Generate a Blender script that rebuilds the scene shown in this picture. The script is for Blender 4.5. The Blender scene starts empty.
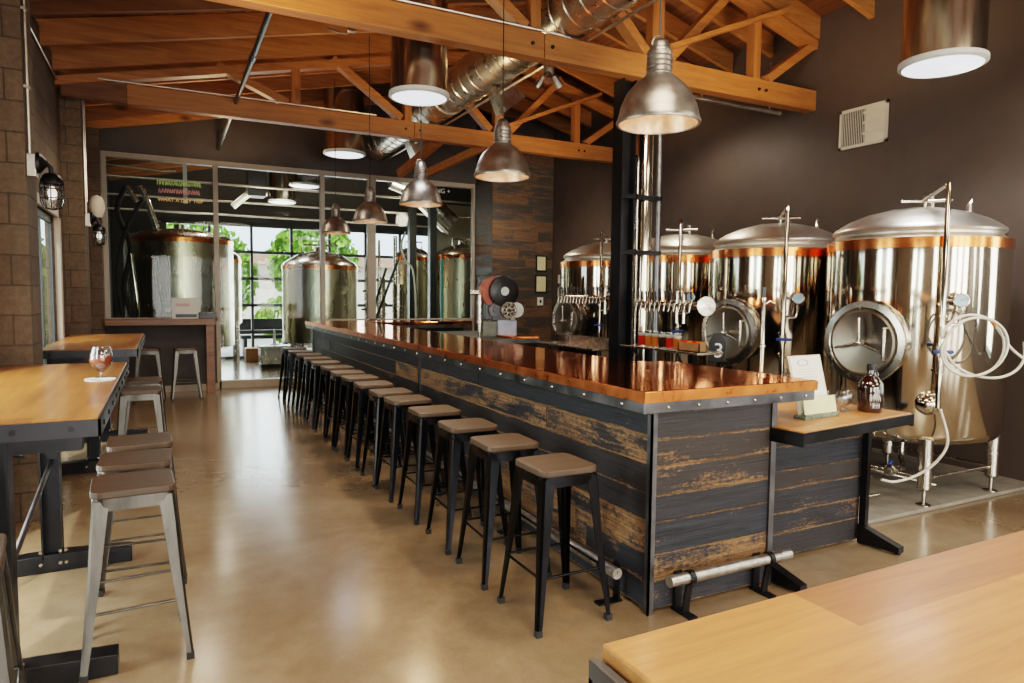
import bpy, bmesh, math, random
from mathutils import Vector, Matrix, Euler
R_ = random.Random(7)
PI = math.pi
S = bpy.context.scene
COL = S.collection
V = Vector

# ------------------------------------------------------------------ materials
def new_mat(name):
    m = bpy.data.materials.new(name); m.use_nodes = True
    nt = m.node_tree; b = nt.nodes['Principled BSDF']
    return m, nt, b
def N(nt, t, **kw):
    n = nt.nodes.new(t)
    for k, v in kw.items(): setattr(n, k, v)
    return n
def L(nt, a, b): nt.links.new(a, b)
def ramp(nt, fac, stops):
    r = N(nt, 'ShaderNodeValToRGB'); e = r.color_ramp.elements
    while len(e) < len(stops): e.new(0.5)
    for i, (p, c) in enumerate(stops):
        e[i].position = p; e[i].color = (*c, 1) if len(c) == 3 else c
    if fac is not None: L(nt, fac, r.inputs[0])
    return r.outputs[0]
def coords(nt, kind='Object', scale=(1, 1, 1), rot=(0, 0, 0), rand=0):
    t = N(nt, 'ShaderNodeTexCoord'); mp = N(nt, 'ShaderNodeMapping')
    mp.inputs['Scale'].default_value = scale; mp.inputs['Rotation'].default_value = rot
    L(nt, t.outputs[kind], mp.inputs['Vector'])
    if rand:
        oi = N(nt, 'ShaderNodeObjectInfo'); mu = N(nt, 'ShaderNodeMath', operation='MULTIPLY'); mu.inputs[1].default_value = rand
        L(nt, oi.outputs['Random'], mu.inputs[0]); cx = N(nt, 'ShaderNodeCombineXYZ')
        for i in range(3): L(nt, mu.outputs[0], cx.inputs[i])
        L(nt, cx.outputs[0], mp.inputs['Location'])
    return mp.outputs[0]
def noise(nt, vec, scale, detail=4, rough=.5, dist=0):
    n = N(nt, 'ShaderNodeTexNoise'); n.inputs['Scale'].default_value = scale; n.inputs['Detail'].default_value = detail
    n.inputs['Roughness'].default_value = rough; n.inputs['Distortion'].default_value = dist
    if vec is not None: L(nt, vec, n.inputs['Vector'])
    return n.outputs['Fac']
def mixc(nt, fac, a, b, mode='MIX'):
    m = N(nt, 'ShaderNodeMix', data_type='RGBA', blend_type=mode)
    for s, v in ((0, fac), (6, a), (7, b)):
        if isinstance(v, (int, float)): m.inputs[s].default_value = v
        elif isinstance(v, tuple): m.inputs[s].default_value = (*v, 1)
        else: L(nt, v, m.inputs[s])
    return m.outputs[2]
def math_(nt, op, a, b=None, c=None):
    m = N(nt, 'ShaderNodeMath', operation=op)
    for i, v in enumerate((a, b, c)):
        if v is None: continue
        if isinstance(v, (int, float)): m.inputs[i].default_value = v
        else: L(nt, v, m.inputs[i])
    return m.outputs[0]
def bump(nt, b, h, strength=.3, dist=.01):
    n = N(nt, 'ShaderNodeBump'); n.inputs['Strength'].default_value = strength; n.inputs['Distance'].default_value = dist
    L(nt, h, n.inputs['Height']); L(nt, n.outputs[0], b.inputs['Normal'])
def plain(name, col, rough=.5, metal=0., var=0., vscale=8, emit=0., spec=.5, coat=0, bumps=0):
    m, nt, b = new_mat(name)
    b.inputs['Base Color'].default_value = (*col, 1); b.inputs['Roughness'].default_value = rough
    b.inputs['Metallic'].default_value = metal; b.inputs['Specular IOR Level'].default_value = spec
    b.inputs['Coat Weight'].default_value = coat
    if var:
        f = noise(nt, coords(nt), vscale, 5, .6)
        c = ramp(nt, f, [(.3, tuple(x * (1 - var) for x in col)), (.7, tuple(min(1, x * (1 + var)) for x in col))])
        L(nt, c, b.inputs['Base Color'])
        L(nt, ramp(nt, f, [(.3, (min(1, rough * 1.25),) * 3), (.7, (rough * .8,) * 3)]), b.inputs['Roughness'])
        if bumps: bump(nt, b, f, bumps, .004)
    if emit:
        b.inputs['Emission Color'].default_value = (*col, 1); b.inputs['Emission Strength'].default_value = emit
    return m
def wood(name, dark, light, axis=0, rough=.4, stave=0., freq=1., coat=0., rand=7., knots=0, bmp=.15):
    """grain along the given object axis; stave > 0 adds glued staves of that width"""
    m, nt, b = new_mat(name)
    sc = [14 * freq] * 3; sc[axis] = .9 * freq
    v = coords(nt, 'Object', tuple(sc), rand=rand)
    f = noise(nt, v, 1.6, 7, .62, .6); g = noise(nt, v, 7, 4, .7)
    ff = math_(nt, 'MULTIPLY_ADD', g, .35, math_(nt, 'MULTIPLY', f, .75))
    mid = tuple((a + c) / 2 for a, c in zip(dark, light))
    c = ramp(nt, ff, [(.28, dark), (.5, mid), (.72, light)])
    if stave:
        t = N(nt, 'ShaderNodeTexCoord'); sx = N(nt, 'ShaderNodeSeparateXYZ'); L(nt, t.outputs['Object'], sx.inputs[0])
        oth = sx.outputs[1 - axis]; al = sx.outputs[axis]
        row = math_(nt, 'FLOOR', math_(nt, 'DIVIDE', oth, stave))
        off = math_(nt, 'MULTIPLY', row, .37)
        seg = math_(nt, 'FLOOR', math_(nt, 'ADD', math_(nt, 'DIVIDE', al, 1.1), off))
        wn = N(nt, 'ShaderNodeTexWhiteNoise', noise_dimensions='2D'); cx = N(nt, 'ShaderNodeCombineXYZ')
        L(nt, row, cx.inputs[0]); L(nt, seg, cx.inputs[1]); L(nt, cx.outputs[0], wn.inputs['Vector'])
        k = ramp(nt, wn.outputs['Value'], [(0, (.66, .60, .55)), (.5, (.95, .93, .92)), (1, (1.15, 1.12, 1.08))])
        c = mixc(nt, 1., c, k, 'MULTIPLY')
    if knots:
        vo = N(nt, 'ShaderNodeTexVoronoi'); vo.inputs['Scale'].default_value = knots
        ks = [1.6] * 3; ks[axis] = .7
        L(nt, coords(nt, 'Object', tuple(ks)), vo.inputs['Vector'])
        kf = ramp(nt, vo.outputs['Distance'], [(.03, (0, 0, 0)), (.1, (1, 1, 1))])
        c = mixc(nt, kf, tuple(x * .45 for x in dark), c)
    L(nt, c, b.inputs['Base Color'])
    b.inputs['Roughness'].default_value = rough; b.inputs['Coat Weight'].default_value = coat; b.inputs['Coat Roughness'].default_value = .15
    bump(nt, b, ff, bmp, .004)
    return m
def worn_planks(name, blk0=(.007, .009, .012), blk1=(.042, .047, .060), bare=((.065, .032, .015), (.21, .112, .050), (.38, .235, .13)), bias=0.):
    """black-stained reclaimed boards worn back to bare wood in patches and along edges; uses face attr rnd and UV (u metres, v 0..1)"""
    m, nt, b = new_mat(name)
    at = N(nt, 'ShaderNodeAttribute', attribute_name='rnd'); r = at.outputs['Fac']
    uv = N(nt, 'ShaderNodeUVMap'); mp = N(nt, 'ShaderNodeMapping'); mp.inputs['Scale'].default_value = (7, 1, 1)
    L(nt, uv.outputs[0], mp.inputs['Vector'])
    cx = N(nt, 'ShaderNodeCombineXYZ'); k = math_(nt, 'MULTIPLY', r, 137.)
    for i in range(3): L(nt, k, cx.inputs[i])
    L(nt, cx.outputs[0], mp.inputs['Location'])
    v = mp.outputs[0]
    def str_(sx, sy):
        q = N(nt, 'ShaderNodeMapping'); q.inputs['Scale'].default_value = (sx, sy, 1); L(nt, v, q.inputs['Vector']); return q.outputs[0]
    big = noise(nt, str_(.35, 1.0), 1.1, 4, .55, .4)
    speck = noise(nt, str_(.8, 1.3), 7, 8, .72, .3)
    grain = noise(nt, str_(.22, 7), 2.2, 6, .68, .5)
    sx = N(nt, 'ShaderNodeSeparateXYZ'); L(nt, uv.outputs[0], sx.inputs[0])
    edge = math_(nt, 'MULTIPLY', math_(nt, 'ABSOLUTE', math_(nt, 'SUBTRACT', sx.outputs[1], .5)), 2.)
    edge = math_(nt, 'MULTIPLY', math_(nt, 'POWER', edge, 14.), speck)
    w = math_(nt, 'ADD', math_(nt, 'MULTIPLY', big, .75), math_(nt, 'MULTIPLY', speck, .55))
    w = math_(nt, 'ADD', w, math_(nt, 'MULTIPLY', grain, .25))
    w = math_(nt, 'ADD', w, math_(nt, 'MULTIPLY', edge, .62))
    w = math_(nt, 'ADD', w, math_(nt, 'MULTIPLY', math_(nt, 'POWER', r, 4.), .26))
    w = math_(nt, 'ADD', w, bias)
    mask = ramp(nt, w, [(.94, (0, 0, 0)), (1.06, (1, 1, 1))]) if False else math_(nt, 'MINIMUM', math_(nt, 'MAXIMUM', math_(nt, 'MULTIPLY', math_(nt, 'SUBTRACT', w, .93), 9.), 0.), 1.)
    blk = ramp(nt, grain, [(.3, blk0), (.72, blk1)])
    blk = mixc(nt, math_(nt, 'MULTIPLY', math_(nt, 'FRACT', math_(nt, 'MULTIPLY', r, 7.3)), .55), blk, (.05, .034, .022))
    br = ramp(nt, math_(nt, 'ADD', math_(nt, 'MULTIPLY', grain, .6), math_(nt, 'MULTIPLY', speck, .4)), [(.32, bare[0]), (.5, bare[1]), (.68, bare[2])])
    c = mixc(nt, mask, blk, br)
    L(nt, c, b.inputs['Base Color'])
    L(nt, ramp(nt, mask, [(0, (.46,) * 3), (1, (.70,) * 3)]), b.inputs['Roughness'])
    b.inputs['Specular IOR Level'].default_value = .32
    bump(nt, b, math_(nt, 'SUBTRACT', grain, math_(nt, 'MULTIPLY', mask, .35)), .5, .006)
    return m
def metal(name, col, rough, var=.12, scale=6, bmp=0., stretch=(1, 1, 1), rand=0, aniso=0):
    m, nt, b = new_mat(name)
    b.inputs['Metallic'].default_value = 1
    f = noise(nt, coords(nt, 'Object', stretch, rand=rand), scale, 5, .6)
    L(nt, ramp(nt, f, [(.3, tuple(x * (1 - var) for x in col)), (.7, tuple(min(1, x * (1 + var)) for x in col))]), b.inputs['Base Color'])
    L(nt, ramp(nt, f, [(.25, (rough * .75,) * 3), (.75, (rough * 1.3,) * 3)]), b.inputs['Roughness'])
    if aniso: b.inputs['Anisotropic'].default_value = aniso
    if bmp: bump(nt, b, f, bmp, .003)
    return m
def copper_mat(name):
    m, nt, b = new_mat(name)
    b.inputs['Metallic'].default_value = 1
    f = noise(nt, coords(nt), 3.5, 6, .65, .5)
    L(nt, ramp(nt, f, [(.25, (.70, .18, .055)), (.5, (.86, .27, .09)), (.78, (.96, .39, .17))]), b.inputs['Base Color'])
    b.inputs['Specular Tint'].default_value = (.92, .50, .27, 1)
    L(nt, ramp(nt, f, [(.3, (.05,) * 3), (.8, (.15,) * 3)]), b.inputs['Roughness'])
    bump(nt, b, noise(nt, coords(nt), 16, 3, .5), .045, .004)
    return m
def glass_mat(name, tint=(.93, .97, .95), refl=1.):
    m, nt, b = new_mat(name); nt.nodes.remove(b)
    out = nt.nodes['Material Output']
    tr = N(nt, 'ShaderNodeBsdfTransparent'); tr.inputs[0].default_value = (*tint, 1)
    gl = N(nt, 'ShaderNodeBsdfGlossy'); gl.inputs['Roughness'].default_value = .01
    fr = N(nt, 'ShaderNodeLayerWeight'); fr.inputs[0].default_value = .5
    mx = N(nt, 'ShaderNodeMixShader'); L(nt, math_(nt, 'MULTIPLY_ADD', math_(nt, 'POWER', fr.outputs['Facing'], 4.), (.55 if refl > 1 else .30) * refl, (.035 if refl > 1 else .010) * refl), mx.inputs[0])
    L(nt, tr.outputs[0], mx.inputs[1]); L(nt, gl.outputs[0], mx.inputs[2]); L(nt, mx.outputs[0], out.inputs[0])
    return m
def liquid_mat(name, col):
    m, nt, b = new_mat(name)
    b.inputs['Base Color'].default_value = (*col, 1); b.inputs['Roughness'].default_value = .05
    b.inputs['Emission Color'].default_value = (*col, 1); b.inputs['Emission Strength'].default_value = .25  # beer emits a little of its colour, a glow put into the material
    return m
def floor_mat():
    m, nt, b = new_mat('polished_concrete')
    v = coords(nt)
    a = noise(nt, v, .55, 7, .62, .6); f = noise(nt, v, 7, 6, .7); g = noise(nt, v, 90, 2, .5)
    k = math_(nt, 'ADD', math_(nt, 'MULTIPLY', a, .75), math_(nt, 'ADD', math_(nt, 'MULTIPLY', f, .22), math_(nt, 'MULTIPLY', g, .1)))
    L(nt, ramp(nt, k, [(.34, (.14, .085, .044)), (.5, (.225, .15, .085)), (.68, (.32, .235, .15))]), b.inputs['Base Color'])
    L(nt, ramp(nt, f, [(.3, (.17,) * 3), (.75, (.25,) * 3)]), b.inputs['Roughness'])
    b.inputs['Specular IOR Level'].default_value = .6
    b.inputs['Coat Weight'].default_value = .35; b.inputs['Coat Roughness'].default_value = .16
    bump(nt, b, noise(nt, v, 2, 2), .012, .01)
    return m
def block_mat():
    m, nt, b = new_mat('painted_blocks')
    t = N(nt, 'ShaderNodeTexCoord'); sx = N(nt, 'ShaderNodeSeparateXYZ'); L(nt, t.outputs['Object'], sx.inputs[0])
    cx = N(nt, 'ShaderNodeCombineXYZ'); L(nt, math_(nt, 'ADD', sx.outputs[0], sx.outputs[1]), cx.inputs[0]); L(nt, sx.outputs[2], cx.inputs[1])
    br = N(nt, 'ShaderNodeTexBrick'); L(nt, cx.outputs[0], br.inputs['Vector'])
    br.inputs['Scale'].default_value = 1; br.inputs['Brick Width'].default_value = .4; br.inputs['Row Height'].default_value = .2
    br.inputs['Mortar Size'].default_value = .007; br.inputs['Mortar Smooth'].default_value = .4
    br.inputs['Color1'].default_value = (.155, .108, .070, 1); br.inputs['Color2'].default_value = (.118, .081, .052, 1); br.inputs['Mortar'].default_value = (.075, .052, .034, 1)
    f = noise(nt, coords(nt), 22, 5, .7); f2 = noise(nt, coords(nt), 1.5, 4, .6)
    c = mixc(nt, 1., br.outputs['Color'], ramp(nt, f, [(.25, (.6, .58, .55)), (.75, (1.25, 1.2, 1.15))]), 'MULTIPLY')
    c = mixc(nt, 1., c, ramp(nt, f2, [(.3, (.8, .8, .8)), (.7, (1.15, 1.13, 1.1))]), 'MULTIPLY')
    L(nt, c, b.inputs['Base Color']); b.inputs['Roughness'].default_value = .8
    bump(nt, b, math_(nt, 'SUBTRACT', math_(nt, 'MULTIPLY', f, .5), br.outputs['Fac']), .6, .012)
    return m
def deck_mat():
    m, nt, b = new_mat('roof_boards')
    t = N(nt, 'ShaderNodeTexCoord'); sx = N(nt, 'ShaderNodeSeparateXYZ'); L(nt, t.outputs['Object'], sx.inputs[0])
    row = math_(nt, 'DIVIDE', sx.outputs[0], .16)
    fr = math_(nt, 'FRACT', row); wn = N(nt, 'ShaderNodeTexWhiteNoise', noise_dimensions='1D'); L(nt, math_(nt, 'FLOOR', row), wn.inputs['W'])
    g = noise(nt, coords(nt, 'Object', (12, .8, 1)), 2, 5, .6)
    c = ramp(nt, g, [(.3, (.10, .035, .010)), (.7, (.25, .10, .030))])
    c = mixc(nt, 1., c, ramp(nt, wn.outputs['Value'], [(0, (.6, .55, .5)), (1, (1.1, 1.1, 1.1))]), 'MULTIPLY')
    c = mixc(nt, ramp(nt, fr, [(.0, (0, 0, 0)), (.05, (1, 1, 1))]), (.02, .01, .005), c)
    L(nt, c, b.inputs['Base Color']); b.inputs['Roughness'].default_value = .65
    return m
M = dict(
    floor=floor_mat(), block=block_mat(), deck=deck_mat(),
    brown_paint=plain('brown_wall_paint', (.068, .048, .038), .55, var=.12, vscale=1.5),
    grey_paint=plain('charcoal_wall_paint', (.062, .050, .046), .6, var=.1, vscale=2),
    brew_wall=plain('brewhouse_wall_paint', (.06, .055, .05), .6),
    pale_wall=plain('pale_wall_paint', (.55, .56, .47), .6, var=.05),
    frame=plain('window_frame_paint', (.40, .33, .25), .4, var=.06),
    dframe=plain('dark_window_frame', (.06, .065, .07), .4),
    pad=plain('bare_concrete', (.24, .215, .175), .55, var=.2, vscale=5),
    beam=wood('rafter_wood', (.17, .055, .012), (.46, .19, .05), axis=0, rough=.55, knots=1.2),
    beam_dark=wood('dark_rafter_wood', (.07, .025, .008), (.20, .08, .022), axis=0, rough=.6, knots=1.2),
    truss=wood('truss_wood', (.20, .062, .014), (.47, .18, .045), axis=0, rough=.5, knots=1.0),
    trussv=wood('truss_post_wood', (.20, .062, .014), (.42, .16, .04), axis=2, rough=.5, knots=1.0),
    oak=wood('oiled_oak', (.27, .085, .018), (.50, .205, .055), axis=1, rough=.3, stave=.14, coat=.25, knots=1.1),
    oakx=wood('oiled_oak_crosswise', (.30, .105, .026), (.58, .265, .088), axis=0, rough=.46, stave=.135, coat=.06, knots=1.7),
    seat=wood('stool_seat_wood', (.038, .021, .012), (.092, .056, .033), axis=0, rough=.45, freq=1.3),
    brownwood=wood('ledge_wood', (.11, .045, .02), (.27, .12, .055), axis=0, rough=.4),
    plank=worn_planks('reclaimed_boards'), plank_wall=worn_planks('reclaimed_wall_boards', (.035, .032, .030), (.10, .09, .08), ((.05, .03, .02), (.14, .08, .045), (.24, .15, .09)), .12),
    blacksteel=metal('blackened_steel', (.038, .038, .041), .40, .15, 5),
    edge_steel=metal('oiled_edge_steel', (.055, .055, .06), .40, .06, 3),
    darksteel=metal('raw_dark_steel', (.16, .16, .165), .38, .3, 7),
    stoolblack=metal('black_stool_paint', (.018, .018, .020), .24, .05, 3),
    raw=metal('raw_stool_steel', (.115, .105, .092), .36, .35, 5, stretch=(3, 3, .6)),
    barn=metal('brushed_pendant_steel', (.33, .30, .27), .38, .35, 10, .05),
    inner=plain('pendant_lining', (.78, .50, .34), .35, .5, var=.2, vscale=20),
    steel=metal('polished_stainless', (.56, .50, .41), .085, .06, 1.5, stretch=(1, 1, .25)),
    dome=metal('brushed_dome_steel', (.64, .59, .52), .36, .1, 3),
    door_steel=metal('satin_door_steel', (.30, .27, .22), .34, .2, 4),
    tube_steel=metal('skylight_tube_steel', (.52, .45, .36), .22, .12, 5, stretch=(4, 4, .2)),
    brew_steel=metal('brew_kettle_steel', (.50, .46, .34), .27, .15, 3, stretch=(1, 1, .25)),
    steel2=metal('satin_stainless', (.55, .50, .44), .24, .12, 8),
    galv=metal('galvanised_sheet', (.50, .47, .41), .28, .22, 4),
    pipe=metal('conduit_metal', (.60, .55, .48), .35, .15, 9),
    footpipe=metal('galvanised_pipe', (.52, .50, .46), .33, .3, 30, .1),
    copper=copper_mat('copper_sheet'),
    copper_edge=metal('hammered_copper_edge', (.96, .27, .085), .30, .2, 9, .15),
    cband=metal('copper_band', (.86, .27, .09), .17, .25, 7, .08),
    black=plain('black_plastic', (.012, .012, .013), .35, var=.2),
    rubber=plain('black_rubber', (.015, .015, .015), .7, var=.2),
    blue=plain('blue_handle_grip', (.015, .06, .28), .4, var=.1),
    white=plain('white_plastic', (.75, .74, .70), .4, var=.05),
    lens=plain('frosted_lens', (.86, .90, 1.), .4, emit=1.15),
    ivory=plain('ivory_register', (.62, .54, .42), .45, var=.06),
    paper=plain('paper', (.80, .79, .73), .7, var=.03),
    cream=plain('cream_card', (.72, .68, .42), .7, var=.06),
    stone=plain('green_marble', (.16, .20, .15), .2, var=.5, vscale=25),
    red=plain('red_enamel', (.42, .10, .06), .35, var=.2),
    redink=plain('red_ink', (.6, .05, .03), .6),
    greybox=plain('grey_blue_enamel', (.26, .28, .33), .35, .2, var=.15),
    greenbox=plain('dull_green_enamel', (.15, .16, .12), .5, .2, var=.2),
    glass=glass_mat('window_glass'), clear=glass_mat('clear_glass', (.90, .91, .90), 3.2),
    door_glass=glass_mat('garage_glass', (.95, .97, 1.)),
    amber=plain('amber_bottle_glass', (.016, .004, .002), .06, spec=.8, coat=1),
    hose=plain('milky_hose', (.62, .58, .50), .25, var=.08, coat=.5),
    bulb=plain('warm_bulb', (1., .72, .42), .4, emit=14.),
    bulb_faint_glow=plain('glowing_lamp_bulb', (.85, .78, .66), .1, spec=.8, emit=1.2),  # glow added to the bulb to lighten the glass jar
    beer_red=liquid_mat('red_ale', (.50, .018, .008)), beer_amber=liquid_mat('amber_ale', (.50, .13, .015)), beer_table=liquid_mat('table_ale', (.30, .045, .008)), beer_dark=liquid_mat('stout', (.03, .012, .006)),
    dial=plain('gauge_face', (.42, .58, .66), .25, var=.12, vscale=30),
    foam=plain('beer_foam', (.85, .78, .66), .6),
    neon_green=plain('green_neon', (.35, .45, .12), .4, emit=.3), neon_pink=plain('pink_neon', (.55, .22, .2), .4, emit=.25), neon_gold=plain('gold_neon', (.75, .42, .12), .4, emit=.4),
    leaf=plain('leaf_green', (.20, .36, .045), .6, var=.5, vscale=3),
    ground=plain('sunlit_ground', (.50, .46, .40), .9, var=.1, vscale=2), house=plain('far_wall_paint', (.62, .56, .47), .8, var=.05),
    roofred=plain('far_roof', (.4, .25, .18), .8), bark=plain('bark', (.12, .08, .05), .9, var=.3),
    cardboard=plain('brown_board', (.28, .13, .05), .6, var=.2), teal=plain('teal_stripe', (.03, .25, .22), .5), pinkp=plain('salmon_paint', (.55, .20, .13), .5),
)

# ------------------------------------------------------------------ mesh builder
class MB:
    def __init__(s):
        s.bm = bmesh.new(); s.rl = None; s.ul = None
    def box(s, c, d, rot=None, M4=None):
        m = Matrix.Translation(c) @ (rot.to_4x4() if rot else Matrix.Identity(4)) @ Matrix.Diagonal((*d, 1))
        if M4: m = M4 @ m
        return bmesh.ops.create_cube(s.bm, size=1, matrix=m)['verts']
    def b2(s, lo, hi): return s.box([(a + b) / 2 for a, b in zip(lo, hi)], [abs(b - a) for a, b in zip(lo, hi)])
    def bar(s, p, q, w, h, up=(0, 0, 1)):
        p, q = V(p), V(q); d = q - p; z = d.normalized(); u = V(up)
        x = u.cross(z)
        if x.length < 1e-4: x = V((1, 0, 0)).cross(z)
        x.normalize(); y = z.cross(x)
        m = Matrix((x, y, z)).transposed()
        s.box((p + q) / 2, (w, h, d.length), m)
    def cyl(s, p, q, r, r2=None, n=20, cap=True):
        p, q = V(p), V(q); d = q - p; r2 = r if r2 is None else r2
        m = Matrix.Translation((p + q) / 2) @ d.to_track_quat('Z', 'Y').to_matrix().to_4x4()
        bmesh.ops.create_cone(s.bm, cap_ends=cap, segments=n, radius1=max(r, 1e-5), radius2=max(r2, 1e-5), depth=d.length, matrix=m)
    def ball(s, c, r, n=14, sc=(1, 1, 1)):
        bmesh.ops.create_uvsphere(s.bm, u_segments=n, v_segments=max(6, n // 2), radius=r, matrix=Matrix.Translation(c) @ Matrix.Diagonal((*sc, 1)))
    def lathe(s, prof, c=(0, 0, 0), n=32, axis=None, closed=False):
        m = Matrix.Translation(c)
        if axis is not None: m = m @ V(axis).to_track_quat('Z', 'Y').to_matrix().to_4x4()
        rings = []
        for r, z in prof:
            rings.append([s.bm.verts.new(m @ V((max(r, 1e-4) * math.cos(2 * PI * i / n), max(r, 1e-4) * math.sin(2 * PI * i / n), z))) for i in range(n)])
        k = len(rings)
        for a in range(k if closed else k - 1):
            A, B = rings[a], rings[(a + 1) % k]
            for i in range(n): s.bm.faces.new((A[i], A[(i + 1) % n], B[(i + 1) % n], B[i]))
        return s
    def tube(s, pts, r, n=10, closed=False):
        pts = [V(p) for p in pts]; k = len(pts); rings = []; prev = None
        for i, p in enumerate(pts):
            a = pts[(i - 1) % k] if (closed or i) else p; b = pts[(i + 1) % k] if (closed or i < k - 1) else p
            t = (b - a).normalized()
            if prev is None:
                x = t.cross(V((0, 0, 1)))
                if x.length < 1e-3: x = t.cross(V((1, 0, 0)))
            else: x = prev - t * prev.dot(t)
            x.normalize(); prev = x; y = t.cross(x)
            rings.append([s.bm.verts.new(p + (x * math.cos(2 * PI * j / n) + y * math.sin(2 * PI * j / n)) * r) for j in range(n)])
        for i in range(k if closed else k - 1):
            A, B = rings[i], rings[(i + 1) % k]
            for j in range(n): s.bm.faces.new((A[j], A[(j + 1) % n], B[(j + 1) % n], B[j]))
        if not closed:
            s.bm.faces.new(rings[0][::-1]); s.bm.faces.new(rings[-1])
    def hose(s, pts, r, n=10, sub=8):
        P = [V(p) for p in pts]; P = [P[0] * 2 - P[1]] + P + [P[-1] * 2 - P[-2]]; out = []
        for i in range(1, len(P) - 2):
            a, b, c, d = P[i - 1:i + 3]
            for k in range(sub):
                t = k / sub; out.append(.5 * ((2 * b) + (c - a) * t + (2 * a - 5 * b + 4 * c - d) * t * t + (3 * b - a - 3 * c + d) * t ** 3))
        out.append(P[-2]); s.tube(out, r, n)
    def loft(s, secs):
        rings = [[s.bm.verts.new(p) for p in sec] for sec in secs]; n = len(rings[0])
        for A, B in zip(rings, rings[1:]):
            for j in range(n): s.bm.faces.new((A[j], A[(j + 1) % n], B[(j + 1) % n], B[j]))
        s.bm.faces.new(rings[0][::-1]); s.bm.faces.new(rings[-1])
    def prism(s, poly, z0, z1, M4=None):
        f = (lambda p: M4 @ V(p)) if M4 else V
        s.loft([[f((x, y, z)) for x, y in poly] for z in (z0, z1)])
    def board(s, o, u, v, n, lu, lv, t, rnd):
        """one board: origin corner o, directions u (length), v (width), n (out); writes rnd + uv"""
        if s.rl is None:
            s.rl = s.bm.faces.layers.float.new('rnd'); s.ul = s.bm.loops.layers.uv.new('UVMap')
        o, u, v, n = V(o), V(u), V(v), V(n)
        P = {}
        for i in (0, 1):
            for j in (0, 1):
                for k in (0, 1): P[i, j, k] = s.bm.verts.new(o + u * lu * i + v * lv * j + n * t * k)
        for q in (((0,0,1),(1,0,1),(1,1,1),(0,1,1)), ((0,0,0),(0,1,0),(1,1,0),(1,0,0)), ((0,0,0),(1,0,0),(1,0,1),(0,0,1)), ((0,1,0),(0,1,1),(1,1,1),(1,1,0)), ((0,0,0),(0,0,1),(0,1,1),(0,1,0)), ((1,0,0),(1,1,0),(1,1,1),(1,0,1))):
            f = s.bm.faces.new([P[a] for a in q]); f[s.rl] = rnd
            for lp, a in zip(f.loops, q): lp[s.ul].uv = (a[0] * lu, a[1])
    def boards(s, o, u, v, n, LU, LV, rows, t=.02, lens=(.6, 1.6), seed=1, gap=.003):
        rr = random.Random(seed); z = 0; o, u, v = V(o), V(u), V(v)
        hs = [rr.uniform(.8, 1.2) for _ in range(rows)]; tot = sum(hs)
        for h in hs:
            h *= LV / tot; x = 0
            while x < LU - 1e-4:
                l = min(rr.uniform(*lens), LU - x)
                if LU - x - l < .25: l = LU - x
                s.board(o + u * x + v * z, u, v, n, l - gap, h - gap, t + rr.uniform(0, .006), rr.random()); x += l
            z += h
    def build(s, name, mat, parent=None, loc=(0, 0, 0), rot=(0, 0, 0), smooth=None, bevel=0, seg=2):
        bm = s.bm
        bmesh.ops.recalc_face_normals(bm, faces=bm.faces)
        me = bpy.data.meshes.new(name); bm.to_mesh(me); bm.free()
        if smooth:
            me.polygons.foreach_set('use_smooth', [True] * len(me.polygons))
            me.set_sharp_from_angle(angle=math.radians(smooth))
        o = bpy.data.objects.new(name, me); COL.objects.link(o)
        me.materials.append(mat if not isinstance(mat, str) else M[mat])
        o.location = loc; o.rotation_euler = rot
        if parent: o.parent = parent
        if bevel:
            b = o.modifiers.new('bevel', 'BEVEL'); b.width = bevel; b.segments = seg; b.limit_method = 'ANGLE'; b.angle_limit = .7
        return o
def thing(name, label, cat, loc=(0, 0, 0), rz=0, group=None):
    o = bpy.data.objects.new(name, None); COL.objects.link(o); o.location = loc; o.rotation_euler = (0, 0, rz); o.empty_display_size = .1
    return tag(o, label, cat, group)
def tag(o, label, cat, group=None):
    o['label'] = label; o['category'] = cat
    if group: o['group'] = group
    return o
def struct(o): o['kind'] = 'structure'; return o
def dup(root, loc, rz=None, label=None, group=None):
    def rec(o, par):
        c = o.copy(); COL.objects.link(c)
        if par: c.parent = par
        for ch in KIDS.get(o.name, []): rec(ch, c)
        return c
    KIDS = {}
    def walk(o):
        KIDS[o.name] = list(o.children)
        for ch in o.children: walk(ch)
    walk(root)
    r = rec(root, None); r.location = loc
    if rz is not None: r.rotation_euler = (0, 0, rz)
    if label: r['label'] = label
    if group: r['group'] = group
    return r
def text(body, size, mat, name, parent=None, loc=(0, 0, 0), rot=(0, 0, 0), ext=.001, align='CENTER'):
    c = bpy.data.curves.new(name, 'FONT'); c.body = body; c.size = size; c.extrude = ext; c.align_x = align; c.align_y = 'CENTER'
    t = bpy.data.objects.new(name + '_source', c); COL.objects.link(t)
    bpy.context.view_layer.update()
    me = bpy.data.meshes.new_from_object(t.evaluated_get(bpy.context.evaluated_depsgraph_get())); me.name = name
    bpy.data.objects.remove(t)
    o = bpy.data.objects.new(name, me); COL.objects.link(o); me.materials.clear(); me.materials.append(M[mat])
    o.location = loc; o.rotation_euler = rot
    if parent: o.parent = parent
    return o
ORD = ['first', 'second', 'third', 'fourth', 'fifth', 'sixth', 'seventh', 'eighth', 'ninth', 'tenth', 'eleventh', 'twelfth', 'thirteenth', 'fourteenth', 'fifteenth']

XL, XR, YB, YG = -1.0, 6.5, -5.0, 11.9
RIDGE = 4.3
def roofz(x): return 3.88 + .22 * (x + 1) if x < RIDGE else 5.046 - .28 * (x - RIDGE)

# ------------------------------------------------------------------ setting
m = MB(); m.b2((-1.3, YB - .3, -.1), (9, 17.15, 0)); struct(m.build('floor', 'floor'))
m = MB(); m.b2((3.6, 2.97, 0), (6.5, 9.9, .03)); struct(m.build('floor_slab', 'pad', bevel=.008))

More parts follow.
